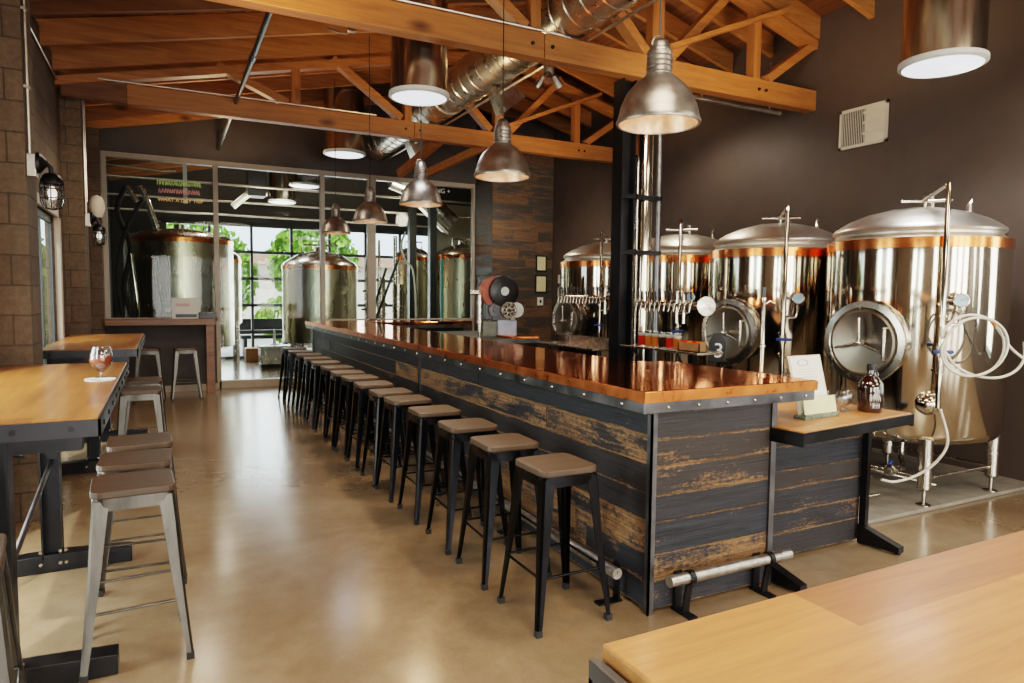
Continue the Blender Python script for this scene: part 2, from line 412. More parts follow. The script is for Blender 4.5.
# left wall of painted block with three glazed openings
m = MB(); y = YB; ops = [(-2.6, -.4, 0, 2.35), (2.6, 4.9, 0, 2.35), (7.05, 8.55, 0, 2.33), (10.35, 11.1, 0, 2.12)]
for a, b, z0, z1 in ops:
    m.b2((-1.1, y, 0), (XL, a, 4.05)); m.b2((-1.1, a, z1), (XL, b, 4.05)); y = b
m.b2((-1.1, y, 0), (XL, 12.0, 4.05))
struct(m.build('wall_left', 'block'))
for a, b in ((5.5, 5.92), (9.15, 9.6), (1.5, 1.95), (11.55, 11.79)):
    m = MB(); m.b2((XL, a, 0), (-.8, b, 3.9)); struct(m.build('wall_left_pier', 'block'))
for i, (a, b, z0, z1) in enumerate(ops[:3]):
    f = MB(); fx = -1.05
    f.b2((fx - .014, a, z1 - .07), (fx + .014, b, z1)); f.b2((fx - .014, a, 0), (fx + .014, b, .08))
    for yy in (a, (a + b) / 2 - .03, b - .06): f.b2((fx - .014, yy, 0), (fx + .014, yy + .05, z1))
    w = struct(f.build('window_%d' % (i + 1), 'dframe'))
    p = MB(); p.b2((fx - .004, a + .06, .08), (fx + .004, b - .06, z1 - .07)); p.build('window_pane', 'glass', w)
m = MB(); m.b2((-1.02, 8.55, 0), (-.97, 8.67, 2.42)); m.b2((-1.02, 7.0, 2.33), (-.97, 8.67, 2.42)); struct(m.build('trim_1', 'frame'))
m = MB(); m.b2((-1.10, 10.35, 0), (-1.06, 11.1, 2.12)); d = struct(m.build('door_1', 'black'))
m = MB(); m.cyl((-1.06, 10.45, 1.0), (-1.02, 10.45, 1.0), .012); m.cyl((-1.02, 10.45, 1.0), (-1.02, 10.57, 1.0), .01); m.build('door_handle', 'steel2', d)

# right wall with added windows, back wall with glazing behind the camera
m = MB(); y = YB; ADDED_RW = [(-2.0, -1.2), (-.1, .5), (1.4, 2.0)]
for a, b in ADDED_RW: m.b2((XR, y, 0), (XR + .2, a, 4.75)); m.b2((XR, a, 0), (XR + .2, b, .7)); m.b2((XR, a, 2.7), (XR + .2, b, 4.75)); y = b
m.b2((XR, y, 0), (XR + .2, 11.05, 4.75)); struct(m.build('wall_right', 'brown_paint'))
for i, (a, b) in enumerate(ADDED_RW):  # unseen side windows, made up to reflect as streaks in the tanks
    f = MB(); f.b2((XR + .08, a, .7), (XR + .14, a + .05, 2.7)); f.b2((XR + .08, b - .05, .7), (XR + .14, b, 2.7)); f.b2((XR + .08, a, .7), (XR + .14, b, .76)); f.b2((XR + .08, a, 2.64), (XR + .14, b, 2.7)); w = struct(f.build('window_%d' % (i + 8), 'dframe'))
    p = MB(); p.b2((XR + .1, a + .05, .76), (XR + .11, b - .05, 2.64)); p.build('window_pane', 'glass', w)
m = MB(); yb = YB
m.b2((-1.3, yb - .25, 0), (-.4, yb, 5.3)); m.b2((2.6, yb - .25, 0), (3.2, yb, 5.3)); m.b2((6.2, yb - .25, 0), (6.7, yb, 5.3)); m.b2((-.4, yb - .25, 2.9), (2.6, yb, 5.3)); m.b2((3.2, yb - .25, 2.9), (6.2, yb, 5.3))
struct(m.build('wall_back', 'brown_paint'))
for i, (a, b) in enumerate(((-.4, 2.6), (3.2, 6.2))):
    f = MB()
    for k in range(4): xx = a + (b - a - .06) * k / 3; f.b2((xx, yb - .15, 0), (xx + .06, yb - .08, 2.9))
    for k in range(5): zz = 2.84 * k / 4; f.b2((a, yb - .15, zz), (b, yb - .08, zz + .06))
    w = struct(f.build('window_%d' % (i + 4), 'dframe'))
    p = MB(); p.b2((a, yb - .12, 0), (b, yb - .11, 2.9)); p.build('window_pane', 'glass', w)

# gable wall above the glass, boarded pier at its right end
m = MB(); m.loft([[(-1.3, yy, 3.64), (XR, yy, 3.64), (XR, yy, roofz(XR) + .2), (RIDGE, yy, roofz(RIDGE) + .2), (-1.3, yy, roofz(-1.0) + .1)] for yy in (11.8, 12.0)])
struct(m.build('wall_gable', 'grey_paint'))
m = MB(); m.b2((5.27, 11.09, 0), (6.7, 12.05, 4.75)); pier = struct(m.build('wall_far', 'grey_paint'))
m = MB(); m.boards((5.25, 11.09, 0), (1, 0, 0), (0, 0, 1), (0, -1, 0), 1.25, 4.6, 26, .02, (.4, 1.25), 5)
m.boards((5.27, 11.95, 0), (0, -1, 0), (0, 0, 1), (-1, 0, 0), .86, 4.6, 26, .02, (.4, .9), 6); m.build('wall_boards', 'plank_wall', pier)

# glass partition to the brewhouse
MX = [-.78, .75, 2.42, 3.27, 5.25]
m = MB()
m.b2((-.85, 11.84, 3.56), (5.27, 11.96, 3.66))
for i, x in enumerate(MX): w_ = .075 if i != 3 else .14; m.b2((x - w_ / 2, 11.84, 0), (x + w_ / 2, 11.96, 3.58))
m.b2((-.85, 11.84, 1.10), (.75, 11.96, 1.16)); m.b2((.75, 11.84, 0), (2.42, 11.96, .13)); m.b2((2.42, 11.84, 1.07), (5.25, 11.96, 1.12))
part = struct(m.build('window_6', 'frame', bevel=.006))
for a, b, z0 in ((-.78, .75, 1.16), (.75, 2.42, .13), (2.42, 3.27, 1.12), (3.27, 5.25, 1.12)):
    p = MB(); p.b2((a + .03, 11.895, z0), (b - .03, 11.905, 3.57)); p.build('window_pane', 'glass', part)
m = MB(); m.b2((-.85, 11.80, 0), (.72, 11.98, 1.10)); m.b2((2.45, 11.86, 0), (5.25, 11.98, 1.07)); struct(m.build('wall_low', 'grey_paint'))
m = MB(); m.b2((-.83, 11.775, 0), (.72, 11.8, .1)); struct(m.build('baseboard_far', 'frame'))

# brewhouse shell
m = MB(); m.b2((-1.3, 12, 0), (-1.0, 17, 4.1)); struct(m.build('wall_brewhouse_left', 'brew_wall'))
m = MB(); m.b2((8.8, 12, 0), (9, 17, 4.6)); m.b2((6.7, 11.9, 0), (9, 12.05, 4.6)); struct(m.build('wall_brewhouse_right', 'pale_wall'))
m = MB(); m.b2((-1.3, 17, 0), (.0, 17.15, 5)); m.b2((6.3, 17, 0), (9, 17.15, 5)); m.b2((.0, 17, 3.15), (6.3, 17.15, 5)); struct(m.build('wall_brewhouse_back', 'brew_wall'))
m = MB(); m.b2((5.75, 15.6, 0), (8.8, 15.7, 3.75)); struct(m.build('wall_brewhouse_pale', 'pale_wall'))
m = MB()
for k in range(8): x = .0 + .9 * k; x = min(x, 6.24); m.b2((x, 17.0, 0), (x + .06, 17.08, 3.15))
for k in range(6): z = 3.09 - .62 * k; m.b2((0, 17.0, max(z, 0)), (6.3, 17.08, max(z, 0) + .07))
gd = struct(m.build('window_7', 'dframe'))
m = MB(); m.b2((0, 17.03, 0), (6.3, 17.04, 3.1)); m.build('window_pane', 'door_glass', gd)

# roof deck and rafters
for nm, a, b in (('ceiling_1', -1.35, RIDGE), ('ceiling_2', RIDGE, 9.0)):
    m = MB(); m.loft([[(a, yy, roofz(a) + .24), (b, yy, roofz(b) + .24 if nm != 'ceiling_1' else roofz(RIDGE - .001) + .24), (b, yy, roofz(b) + .34), (a, yy, roofz(a) + .34)] for yy in (YB - .3, 17.2)])
    struct(m.build(nm, 'deck'))
k = 0; y = 7.12 - .8 * 7
while y < 16.9:
    if 11.7 < y < 12.1: y0_, y = y, 11.72
    else: y0_ = y
    m = MB(); a, b = -1.02, RIDGE
    m.loft([[(a, yy, roofz(a)), (b, yy, roofz(b - .001)), (b, yy, roofz(b) + .24), (a, yy, roofz(a) + .24)] for yy in (y - .03, y + .03)])
    struct(m.build('ceiling_beam', 'beam' if k % 5 not in (2,) else 'beam_dark', bevel=.004))
    y = y0_ + .8; k += 1
y = 4.70 - .645 * 2
while y < 11.6:
    m = MB(); a, b = RIDGE, 6.52
    m.loft([[(a, yy, roofz(a)), (b, yy, roofz(b)), (b, yy, roofz(b) + .24), (a, yy, roofz(a) + .24)] for yy in (y - .03, y + .03)])
    struct(m.build('ceiling_beam', 'beam', bevel=.004)); y += .645
m = MB(); m.b2((RIDGE - .05, YB, roofz(RIDGE) - .05), (RIDGE + .05, 11.8, roofz(RIDGE) + .24)); struct(m.build('ceiling_ridge_beam', 'beam_dark'))

def truss(Y, left):
    e = struct(bpy.data.objects.new('ceiling_truss_beam', None)); COL.objects.link(e); e.location = (0, Y, 0)
    m = MB(); m.b2((-.33 if Y > 8 else left, -.07, 3.65), (3.02, .07, 3.87)); m.build('bottom_chord', 'truss', e, bevel=.006)
    if Y > 8: m = MB(); m.b2((left, -.06, 3.66), (-.332, .06, 3.86)); m.build('chord_shaded_end', 'beam_dark', e)  # shade on the chord's left end put in as darker wood
    m = MB(); m.b2((3.026, -.07, 3.65), (6.5, .07, 3.87)); m.build('bottom_chord', 'truss', e, bevel=.006)
    for x in (1.5, 2.94, 4.29, 5.6):
        w = .10 if x != 4.29 else .14
        m = MB(); m.b2((x - w / 2, -.055, 3.87), (x + w / 2, .055, roofz(x) - .0)); m.build('post', 'trussv', e, bevel=.005)
    br = [((2.85, 3.9), (1.95, roofz(1.95))), ((4.16, 3.9), (3.2, roofz(3.2))), ((4.45, 3.9), (5.32, roofz(5.32) + .02)), ((5.78, 3.9), (6.5, 4.4)), ((1.4, 3.9), (.6, roofz(.6)))]
    for (x, z), (x2, z2) in br:
        m = MB(); m.bar((x, 0, z), (x2, 0, z2), .09, .13, (0, 1, 0)); m.build('web_brace', 'truss', e, bevel=.005)
    m = MB(); m.bar((4.35, -.12, 3.95), (5.95, -.12, 4.62), .05, .13, (0, 1, 0)); m.build('web_brace', 'truss', e, bevel=.005)
    for x in (-1.02,):
        m = MB(); m.bar((x, 0, roofz(x) - .07), (RIDGE, 0, roofz(RIDGE) - .07), .09, .14, (0, 1, 0)); m.build('top_chord', 'truss', e)
    m = MB(); m.bar((RIDGE, 0, roofz(RIDGE) - .07), (6.5, 0, roofz(6.5) - .07), .09, .14, (0, 1, 0)); m.build('top_chord', 'truss', e)
    m = MB()
    for x in (2.9, 3.1, 4.25, 4.36, 5.62, 5.72): m.cyl((x, -.085, 3.76), (x, -.06, 3.76), .016, n=10)
    m.build('bolt', 'blacksteel', e)
    return e
truss(5.4, -.95); truss(8.9, -.95)
for p, q in (((3.4, 9.9, 3.3), (4.2, 8.95, 3.73)), ((3.15, 9.9, 3.35), (3.5, 8.95, 3.75))):
    m = MB(); m.bar(p, q, .09, .11); struct(m.build('ceiling_brace_beam', 'truss', bevel=.005))

# ------------------------------------------------------------------ ceiling services
def pendant(y, label):
    t = thing('pendant_lamp', label, 'pendant lamp', (2.2, y, 2.42), 0, 'bell pendants in a line over the bar')
    m = MB(); m.lathe([(.205, 0), (.208, .012), (.20, .03), (.185, .09), (.155, .155), (.11, .205), (.07, .235), (.062, .24), (.055, .24), (.09, .205), (.148, .15), (.178, .088), (.196, .0)], n=40, closed=True)
    m.build('lamp_shade', 'barn', t, smooth=40)
    m = MB(); m.lathe([(.193, .004), (.175, .088), (.145, .148), (.088, .2), (.02, .225)], n=36); m.build('shade_lining', 'inner', t, smooth=60)
    m = MB(); m.lathe([(.062, .235), (.062, .345), (.056, .35), (.056, .36), (.05, .37)], n=28)
    for z in (.25, .275, .30, .325): m.lathe([(.062, z - .004), (.0655, z), (.062, z + .004)], n=28)
    m.build('socket_housing', 'barn', t, smooth=40)
    m = MB(); m.lathe([(.05, .365), (.047, .39), (.03, .41), (.008, .42)], n=24); m.tube([(-.03, 0, .35), (-.05, 0, .39), (-.03, 0, .425), (0, 0, .43)], .005, 8); m.build('cap', 'barn', t, smooth=50)
    m = MB(); m.cyl((0, 0, .41), (0, 0, roofz(2.2) - 2.42), .0045, n=8); m.build('cord', 'black', t)
    m = MB(); m.lathe([(.008, .19), (.02, .17), (.036, .13), (.032, .095), (.008, .075)], n=20); m.build('light_bulb', 'bulb', t, smooth=60)
    return t
PY = [2.73, 4.48, 6.24, 8.05, 9.87]
PLAB = ['brushed steel bell pendant hanging over the near end of the bar, largest in view', 'brushed steel bell pendant, second from the near end of the bar', 'brushed steel bell pendant, middle one of the five over the bar', 'brushed steel bell pendant hanging in front of the pale partition post', 'brushed steel bell pendant at the far end of the bar, smallest in view']
p0 = pendant(PY[0], PLAB[0])
for y, l in zip(PY[1:], PLAB[1:]): dup(p0, (2.2, y, 2.42), label=l)

def suntube(x, y, z, r, label, top):
    top = min(roofz(x - r), roofz(x + r)) + .235
    t = thing('tubular_skylight', label, 'skylight', (x, y, z), 0, 'mirror-steel tubular skylights')
    m = MB(); m.lathe([(r * .97, .03), (r * .97, top - z)], n=40); m.build('tube', 'tube_steel', t, smooth=60)
    m = MB(); m.lathe([(r * .97, .035), (r * 1.04, .03), (r * 1.04, 0), (r * .94, -.012), (r * .94, .02)], n=40); m.build('rim', 'white', t, smooth=30)
    m = MB(); m.lathe([(r * .95, -.004), (r * .6, -.016), (.001, -.02)], n=40); m.build('lens', 'lens', t, smooth=60)
suntube(2.07, 5.92, 3.33, .26, 'tubular skylight with white lens behind the nearer roof truss', 4.8)
suntube(2.53, 10.72, 3.72, .31, 'tubular skylight with white lens behind the farther roof truss', 4.8)
suntube(5.08, 3.09, 3.27, .275, 'tubular skylight above the nearest fermenting tank', 5.05)
suntube(2.07, 13.92, 3.32, .25, 'tubular skylight in the brewhouse, lower disc seen through glass', 4.75)
suntube(2.36, 13.12, 3.55, .27, 'tubular skylight in the brewhouse, upper disc close behind the glass', 4.8)

t = thing('air_duct', 'large round spiral-seamed galvanised air duct running above the trusses', 'duct', (3.3, 0, 4.13))
m = MB(); m.cyl((0, 1.0, 0), (0, 11.8, 0), .245, n=40)
for k in range(46): m.lathe([(.245, -.01), (.253, 0), (.245, .01)], (0, 1.2 + .23 * k, 0), 40, (0, 1, .0))
m.build('spiral_pipe', 'galv', t, smooth=50)
for y in (7.15, 10.2):
    m = MB(); c = V((.1, y, -.12)); q = []
    for d, w, h in ((0, .09, .12), (.34, .16, .13)):
        o = c + V((.62, 0, -.78)).normalized() * d; u = V((0, 1, 0)); v_ = V((.78, 0, .62)).normalized()
        q.append([o - u * h - v_ * w, o + u * h - v_ * w, o + u * h + v_ * w, o - u * h + v_ * w])
    m.loft(q); m.build('side_register', 'galv', t)
m = MB()
for y in (3.2, 6.0, 8.3, 11): m.lathe([(.248, -.02), (.256, -.02), (.256, .02), (.248, .02)], (0, y, 0), 40, (0, 1, 0), True)
m.build('hanger_strap', 'pipe', t)
m = MB(); m.cyl((3.47, 4.0, 3.885), (3.47, 11.79, 3.885), .014, n=10); tag(m.build('conduit', 'pipe'), 'thin pale conduit running just under the large air duct', 'conduit')
m = MB(); m.cyl((.8, 4.2, 3.82), (.8, 11.79, 3.82), .026, n=14); m.cyl((.8, 7.0, 3.82), (.8, 7.16, 3.82), .034, n=14); m.cyl((.8, 10.7, 3.82), (.8, 10.85, 3.82), .034, n=14)
tag(m.build('sprinkler_pipe', 'darksteel', smooth=40), 'dark sprinkler pipe running to the wall above the glass partition', 'pipe')
m = MB(); m.tube([(.3, 5.33, 3.885), (3.0, 5.33, 3.885), (3.3, 5.36, 3.885), (3.6, 5.44, 3.89), (3.9, 5.6, 3.95)], .012, 8); tag(m.build('conduit', 'pipe'), 'pale conduit lying along the top of the nearer truss chord', 'conduit')
m = MB(); m.tube([(-.6, 8.82, 3.885), (2.5, 8.82, 3.885)], .010, 8); tag(m.build('conduit', 'pipe'), 'pale conduit lying along the top of the farther truss chord', 'conduit')
m = MB(); m.cyl((4.95, 5.62, 3.66), (6.24, 5.62, 3.66), .022, n=14); m.cyl((6.24, 5.62, 3.66), (6.27, 5.62, 3.66), .027, n=14); m.cyl((5.1, 5.62, 3.66), (5.1, 5.62, 3.9), .008); m.cyl((6.1, 5.62, 3.66), (6.1, 5.62, 4.2), .008)
tag(m.build('ceiling_pipe', 'pipe', smooth=40), 'capped pale pipe hung behind the right end of the nearer truss', 'pipe')
m = MB(); m.tube([(1.55, 7.3, 4.3), (1.7, 7.1, 4.2), (1.95, 7.0, 4.55)], .012, 8); m.box((1.75, 7.08, 4.25), (.08, .06, .05)); tag(m.build('conduit', 'pipe'), 'bent conduit with junction box between the trusses', 'conduit')

t = thing('track_spotlight', 'cluster of small spotlights hung behind the nearer truss chord', 'spotlight', (3.22, 5.6, 3.62))
m = MB(); m.cyl((0, 0, .0), (0, 0, .1), .05, n=18); m.build('mount', 'pipe', t)
for k in range(3):
    a = 2 * PI * k / 3; d = V((math.cos(a), math.sin(a), -1.3)).normalized()
    m = MB(); o = V((math.cos(a) * .06, math.sin(a) * .06, -.01)); m.cyl(o, o + d * .11, .022, .04, n=16); m.build('spot_head', 'barn', t, smooth=40)

# wall vent
t = thing('air_vent', 'ivory wall vent grille with slats high on the dark right wall', 'vent', (6.49, 4.73, 3.355))
m = MB(); w, h = .275, .205
for a, b in (((-.012, -w, h - .03), (.012, w, h)), ((-.012, -w, -h), (.012, w, -h + .03)), ((-.012, -w, -h), (.012, -w + .03, h)), ((-.012, w - .03, -h), (.012, w, h))): m.b2(a, b)
m.build('frame', 'ivory', t)
m = MB(); m.b2((.0, -w, -h), (.01, w, h)); m.build('backing', 'black', t)
m = MB()
for k in range(24):
    y = -w + .04 + k * (2 * w - .08) / 23; m.box((-.003, y, 0), (.012, .017 if y < -.02 else .006, 2 * h - .05), Euler((0, 0, .6)).to_matrix())
for z in (-.09, .02, .12): m.b2((-.008, -w + .03, z), (.0, .0, z + .025))
m.build('slat', 'ivory', t)

# ------------------------------------------------------------------ the bar
BZ = 1.12
bar = thing('bar_counter', 'long copper-topped bar clad in black worn reclaimed boards', 'bar counter', (2.09, 2.575, 0))
def bl(x, y, z): return (x - 2.09, y - 2.575, z)
poly = [(2.0, 2.53), (3.18, 2.53), (3.15, 3.62), (3.05, 3.74), (2.88, 3.78), (2.88, 10.5), (4.6, 10.5), (4.6, 11.2), (2.0, 11.2)]
m = MB(); m.prism([(x - 2.09, y - 2.575) for x, y in poly], 1.067, BZ); m.build('copper_top', 'copper', bar, bevel=.006)
m = MB()
for lo, hi in (((1.996, 2.526, 1.066), (2.003, 11.2, BZ - .003)), ((1.996, 2.526, 1.066), (3.184, 2.533, BZ - .003)), ((3.177, 2.526, 1.066), (3.184, 2.6, BZ - .003))): m.b2(bl(*lo), bl(*hi))
m.build('copper_edge', 'copper_edge', bar)
inn = [(2.015, 2.545), (3.165, 2.545), (3.135, 3.61), (3.04, 3.725), (2.865, 3.765), (2.865, 10.515), (4.58, 10.515), (4.58, 11.185), (2.015, 11.185)]
m = MB(); m.prism([(x - 2.09 - .017 * (x < 2.1), y - 2.575 - .017 * (y < 2.6)) for x, y in inn], 1.012, 1.067); sb = m.build('steel_band', 'darksteel', bar, bevel=.004)
m = MB()
for k in range(6): m.ball(bl(2.14 + .19 * k, 2.526, 1.04), .009, 10)
for k in range(26): m.ball(bl(1.996, 2.7 + .34 * k, 1.04), .009, 10)
m.build('rivet', 'steel2', sb, smooth=60)
m = MB(); m.boards(bl(2.11, 11.1, .02), (0, -1, 0), (0, 0, 1), (-1, 0, 0), 8.5, .99, 7, .014, (.9, 2.4), 11); m.build('front_panel', 'plank', bar)
m = MB(); m.boards(bl(2.10, 2.595, .02), (1, 0, 0), (0, 0, 1), (0, -1, 0), .80, .99, 7, .014, (.55, 1.6), 29); m.build('end_panel', 'plank', bar)
m = MB(); m.boards(bl(2.93, 2.81, .02), (1, 0, 0), (0, 0, 1), (0, -1, 0), 1.03, .80, 6, .014, (1.0, 1.6), 38); m.build('side_panel', 'plank', bar)
m = MB(); m.b2(bl(2.13, 2.62, .0), bl(2.75, 11.1, 1.01)); m.b2(bl(2.75, 2.62, 0), bl(2.9, 3.6, 1.01)); m.b2(bl(2.75, 10.6, 0), bl(4.5, 11.1, 1.01)); m.b2(bl(2.9, 2.83, 0), bl(3.94, 2.87, .81)); m.build('carcass', 'black', bar)
m = MB(); m.b2(bl(2.077, 2.566, 0), bl(2.087, 2.60, 1.012)); m.b2(bl(2.077, 2.566, 0), bl(2.112, 2.576, 1.012)); m.build('corner_angle', 'darksteel', bar)
m = MB(); m.b2(bl(2.888, 2.566, 0), bl(2.925, 2.606, 1.012)); m.b2(bl(2.905, 2.606, 0), bl(2.925, 2.8, 1.0)); m.build('corner_angle', 'darksteel', bar)
m = MB(); m.b2(bl(2.078, 5.93, 0), bl(2.09, 5.98, 1.012)); m.build('cover_strip', 'darksteel', bar)
m = MB(); m.b2(bl(2.078, 11.05, 0), bl(2.13, 11.1, 1.012)); m.build('cover_strip', 'darksteel', bar)
def footrail(p, q, out, ts):
    p, q = V(bl(*p)), V(bl(*q)); o = V(out)
    m = MB(); m.cyl(p, q, .028, n=20); r = m.build('foot_rail', 'footpipe', bar, smooth=40)
    d = (q - p).normalized()
    for tt in ts:
        c = p + d * tt
        m = MB()
        m.lathe([(.028, -.014), (.036, -.014), (.036, .014), (.028, .014)], c, 18, d, True)
        base = c - o * .085; base.z = 0
        m.bar(base + V((0, 0, .0)), base + V((0, 0, .2)), .045, .012, o)
        m.box((base.x + o.x * .05, base.y + o.y * .05, .005), (.05 + abs(o.x) * .09, .05 + abs(o.y) * .09, .01))
        pts = [base + V((0, 0, .012)) + o * .06, base + o * .062 + V((0, 0, .05)), base + o * .07 + V((0, 0, .1)), c - V((0, 0, .03))]
        for a, b in zip(pts, pts[1:]): m.bar(a, b, .038, .012, o)
        m.build('rail_bracket', 'blacksteel', r)
footrail((2.13, 2.475, .2), (2.95, 2.475, .2), (0, -1, 0), (.13, .67))
footrail((1.96, 2.66, .2), (1.96, 10.9, .2), (-1, 0, 0), [.12 + 1.15 * k for k in range(8)])

# lower oak shelf table at the bar's end
t = thing('side_table', 'low oak side table with steel frame joined to the bar end', 'table', (3.427, 2.815, 0), .12)
m = MB(); m.b2((-.55, -.36, .845), (.56, .38, .88)); m.build('tabletop', 'oakx', t, bevel=.004)
m = MB()
for a, b in (((-.56, -.37, .812), (.57, -.355, .872)), ((-.56, .38, .80), (.57, .395, .872)), ((-.565, -.37, .80), (-.55, .395, .872)), ((.56, -.37, .80), (.575, .395, .872))): m.b2(a, b)
m.build('steel_frame', 'blacksteel', t)
for x in (-.495, .52):
    m = MB(); m.b2((x - .02, -.14, .0), (x + .02, -.10, .80)); m.build('leg', 'blacksteel', t)
    m = MB(); m.loft([[(x - .03, y, z0), (x + .03, y, z0), (x + .03, y, z1), (x - .03, y, z1)] for y, z0, z1 in ((-.10, .012, .13), (-.16, .012, .11), (-.36, .015, .05))])
    m.cyl((x, -.34, 0), (x, -.34, .018), .018, n=12); m.build('foot', 'blacksteel', t)

# slim swan-neck water tap on the bar
t = thing('water_spout', 'slim stainless spout with black tip standing on the bar end', 'tap', (3.08, 2.83, BZ))
m = MB(); m.lathe([(.028, 0), (.028, .012), (.012, .02), (.012, .16), (.017, .165), (.017, .175), (.012, .18), (.011, .42), (.015, .43), (.013, .45)], n=18); m.build('stem', 'steel', t, smooth=40)
m = MB(); m.cyl((0, 0, .45), (0, 0, .51), .008, .011, n=12); m.build('tip', 'black', t)
m = MB(); m.tube([(0, 0, .40), (.03, -.02, .43), (.055, -.03, .415)], .006, 8); m.build('lever', 'steel', t)

# ------------------------------------------------------------------ stools
def make_stool(name, label, legmat, loc, group):
    t = thing(name, label, 'stool', loc, 0, group)
    m = MB(); a, r = .157, .045; poly = []
    for cx, cy, a0 in ((a - r, a - r, 0), (-a + r, a - r, 90), (-a + r, -a + r, 180), (a - r, -a + r, 270)):
        for k in range(5): th = math.radians(a0 + 22.5 * k); poly.append((cx + r * math.cos(th), cy + r * math.sin(th)))
    m.prism(poly, .724, .755); m.build('seat', 'seat', t, bevel=.006)
    m = MB(); ring = [(x * .97, y * .97) for x, y in poly]; n = len(ring)
    o_ = [[m.bm.verts.new((x * s_, y * s_, z)) for x, y in ring] for s_, z in ((1.0, .724), (1.0, .672), (.95, .672), (.95, .724))]
    for q in range(4):
        A, B = o_[q], o_[(q + 1) % 4]
        for i in range(n): m.bm.faces.new((A[i], A[(i + 1) % n], B[(i + 1) % n], B[i]))
    m.bar((-.12, -.12, .70), (.12, .12, .70), .025, .006); m.bar((-.12, .12, .70), (.12, -.12, .70), .025, .006)
    m.build('seat_frame', legmat, t, smooth=35)
    Z = [(.715, .150, .062), (.60, .160, .056), (.42, .172, .047), (.22, .189, .036), (.05, .205, .028), (.02, .208, .026)]
    for sx, sy in ((1, 1), (-1, 1), (-1, -1), (1, -1)):
        m = MB(); secs = []
        for z, o, w in Z:
            c = .010; th = .006
            pr = [(0 - c, 0), (0, 0 - c), (0, -w), (-th, -w), (-th, -c - th), (-c - th, -th), (-w, -th), (-w, 0)]
            secs.append([(sx * (o + x), sy * (o + y), z) for x, y in pr])
        m.loft(secs); lg = m.build('leg', legmat, t, smooth=40)
        m = MB(); m.loft([[(sx * (.209 + x), sy * (.209 + y), z) for x, y in ((0, 0), (0, -.03), (-.03, -.03), (-.03, 0))] for z in (0, .03)]); m.build('rubber_foot', 'rubber', lg)
    s_ = .176
    for p, q in (((-s_, -s_, .26), (s_, -s_, .26)), ((s_, -s_, .26), (s_, s_, .26)), ((s_, s_, .26), (-s_, s_, .26)), ((-s_, s_, .26), (-s_, -s_, .26))):
        m = MB(); m.cyl(p, q, .0065, n=10); m.build('stretcher', legmat, t, smooth=40)
    return t
SY = [2.82, 3.38, 3.92, 4.51, 5.07, 5.515, 6.06, 6.58, 7.04, 7.58, 8.16, 8.72, 9.27, 9.82, 10.37]
def slab_(i):
    if i == 0: return 'black steel bar stool with brown wood seat nearest the bar corner'
    if i == 14: return 'black steel bar stool with brown wood seat last at the far end of the bar'
    return 'black steel bar stool with brown wood seat, %s along the bar from its near corner' % ORD[i]
s0 = make_stool('bar_stool', slab_(0), 'stoolblack', (1.69, SY[0], 0), 'black bar stools along the bar')
for i in range(1, 15): dup(s0, (1.69 + R_.uniform(-.012, .012), SY[i], 0), R_.uniform(-.05, .05), slab_(i))
g = 'bare steel stools at the oak tables'
s1 = make_stool('steel_stool', 'bare steel stool with dark wood seat nearest in the row at the near table', 'raw', (-.14, 3.31, 0), g)
s1.rotation_euler[2] = .05
dup(s1, (-.145, 3.78, 0), -.04, 'bare steel stool, middle one of three at the near oak table')
dup(s1, (-.14, 4.22, 0), .03, 'bare steel stool, farthest of three at the near oak table')
dup(s1, (-.63, 2.60, 0), .12, 'bare steel stool cut by the left edge of the photo at the near table end')
dup(s1, (-.20, 6.45, 0), .0, 'bare steel stool at the near corner of the far oak table')
dup(s1, (-.20, 7.15, 0), .04, 'bare steel stool second along the far oak table')
dup(s1, (.25, 10.98, 0), .03, 'bare steel stool at the window ledge beside its wooden post', 'bare steel stools at the window ledge')
dup(s1, (-.23, 10.98, 0), -.02, 'bare steel stool at the window ledge, half behind the far oak table', 'bare steel stools at the window ledge')

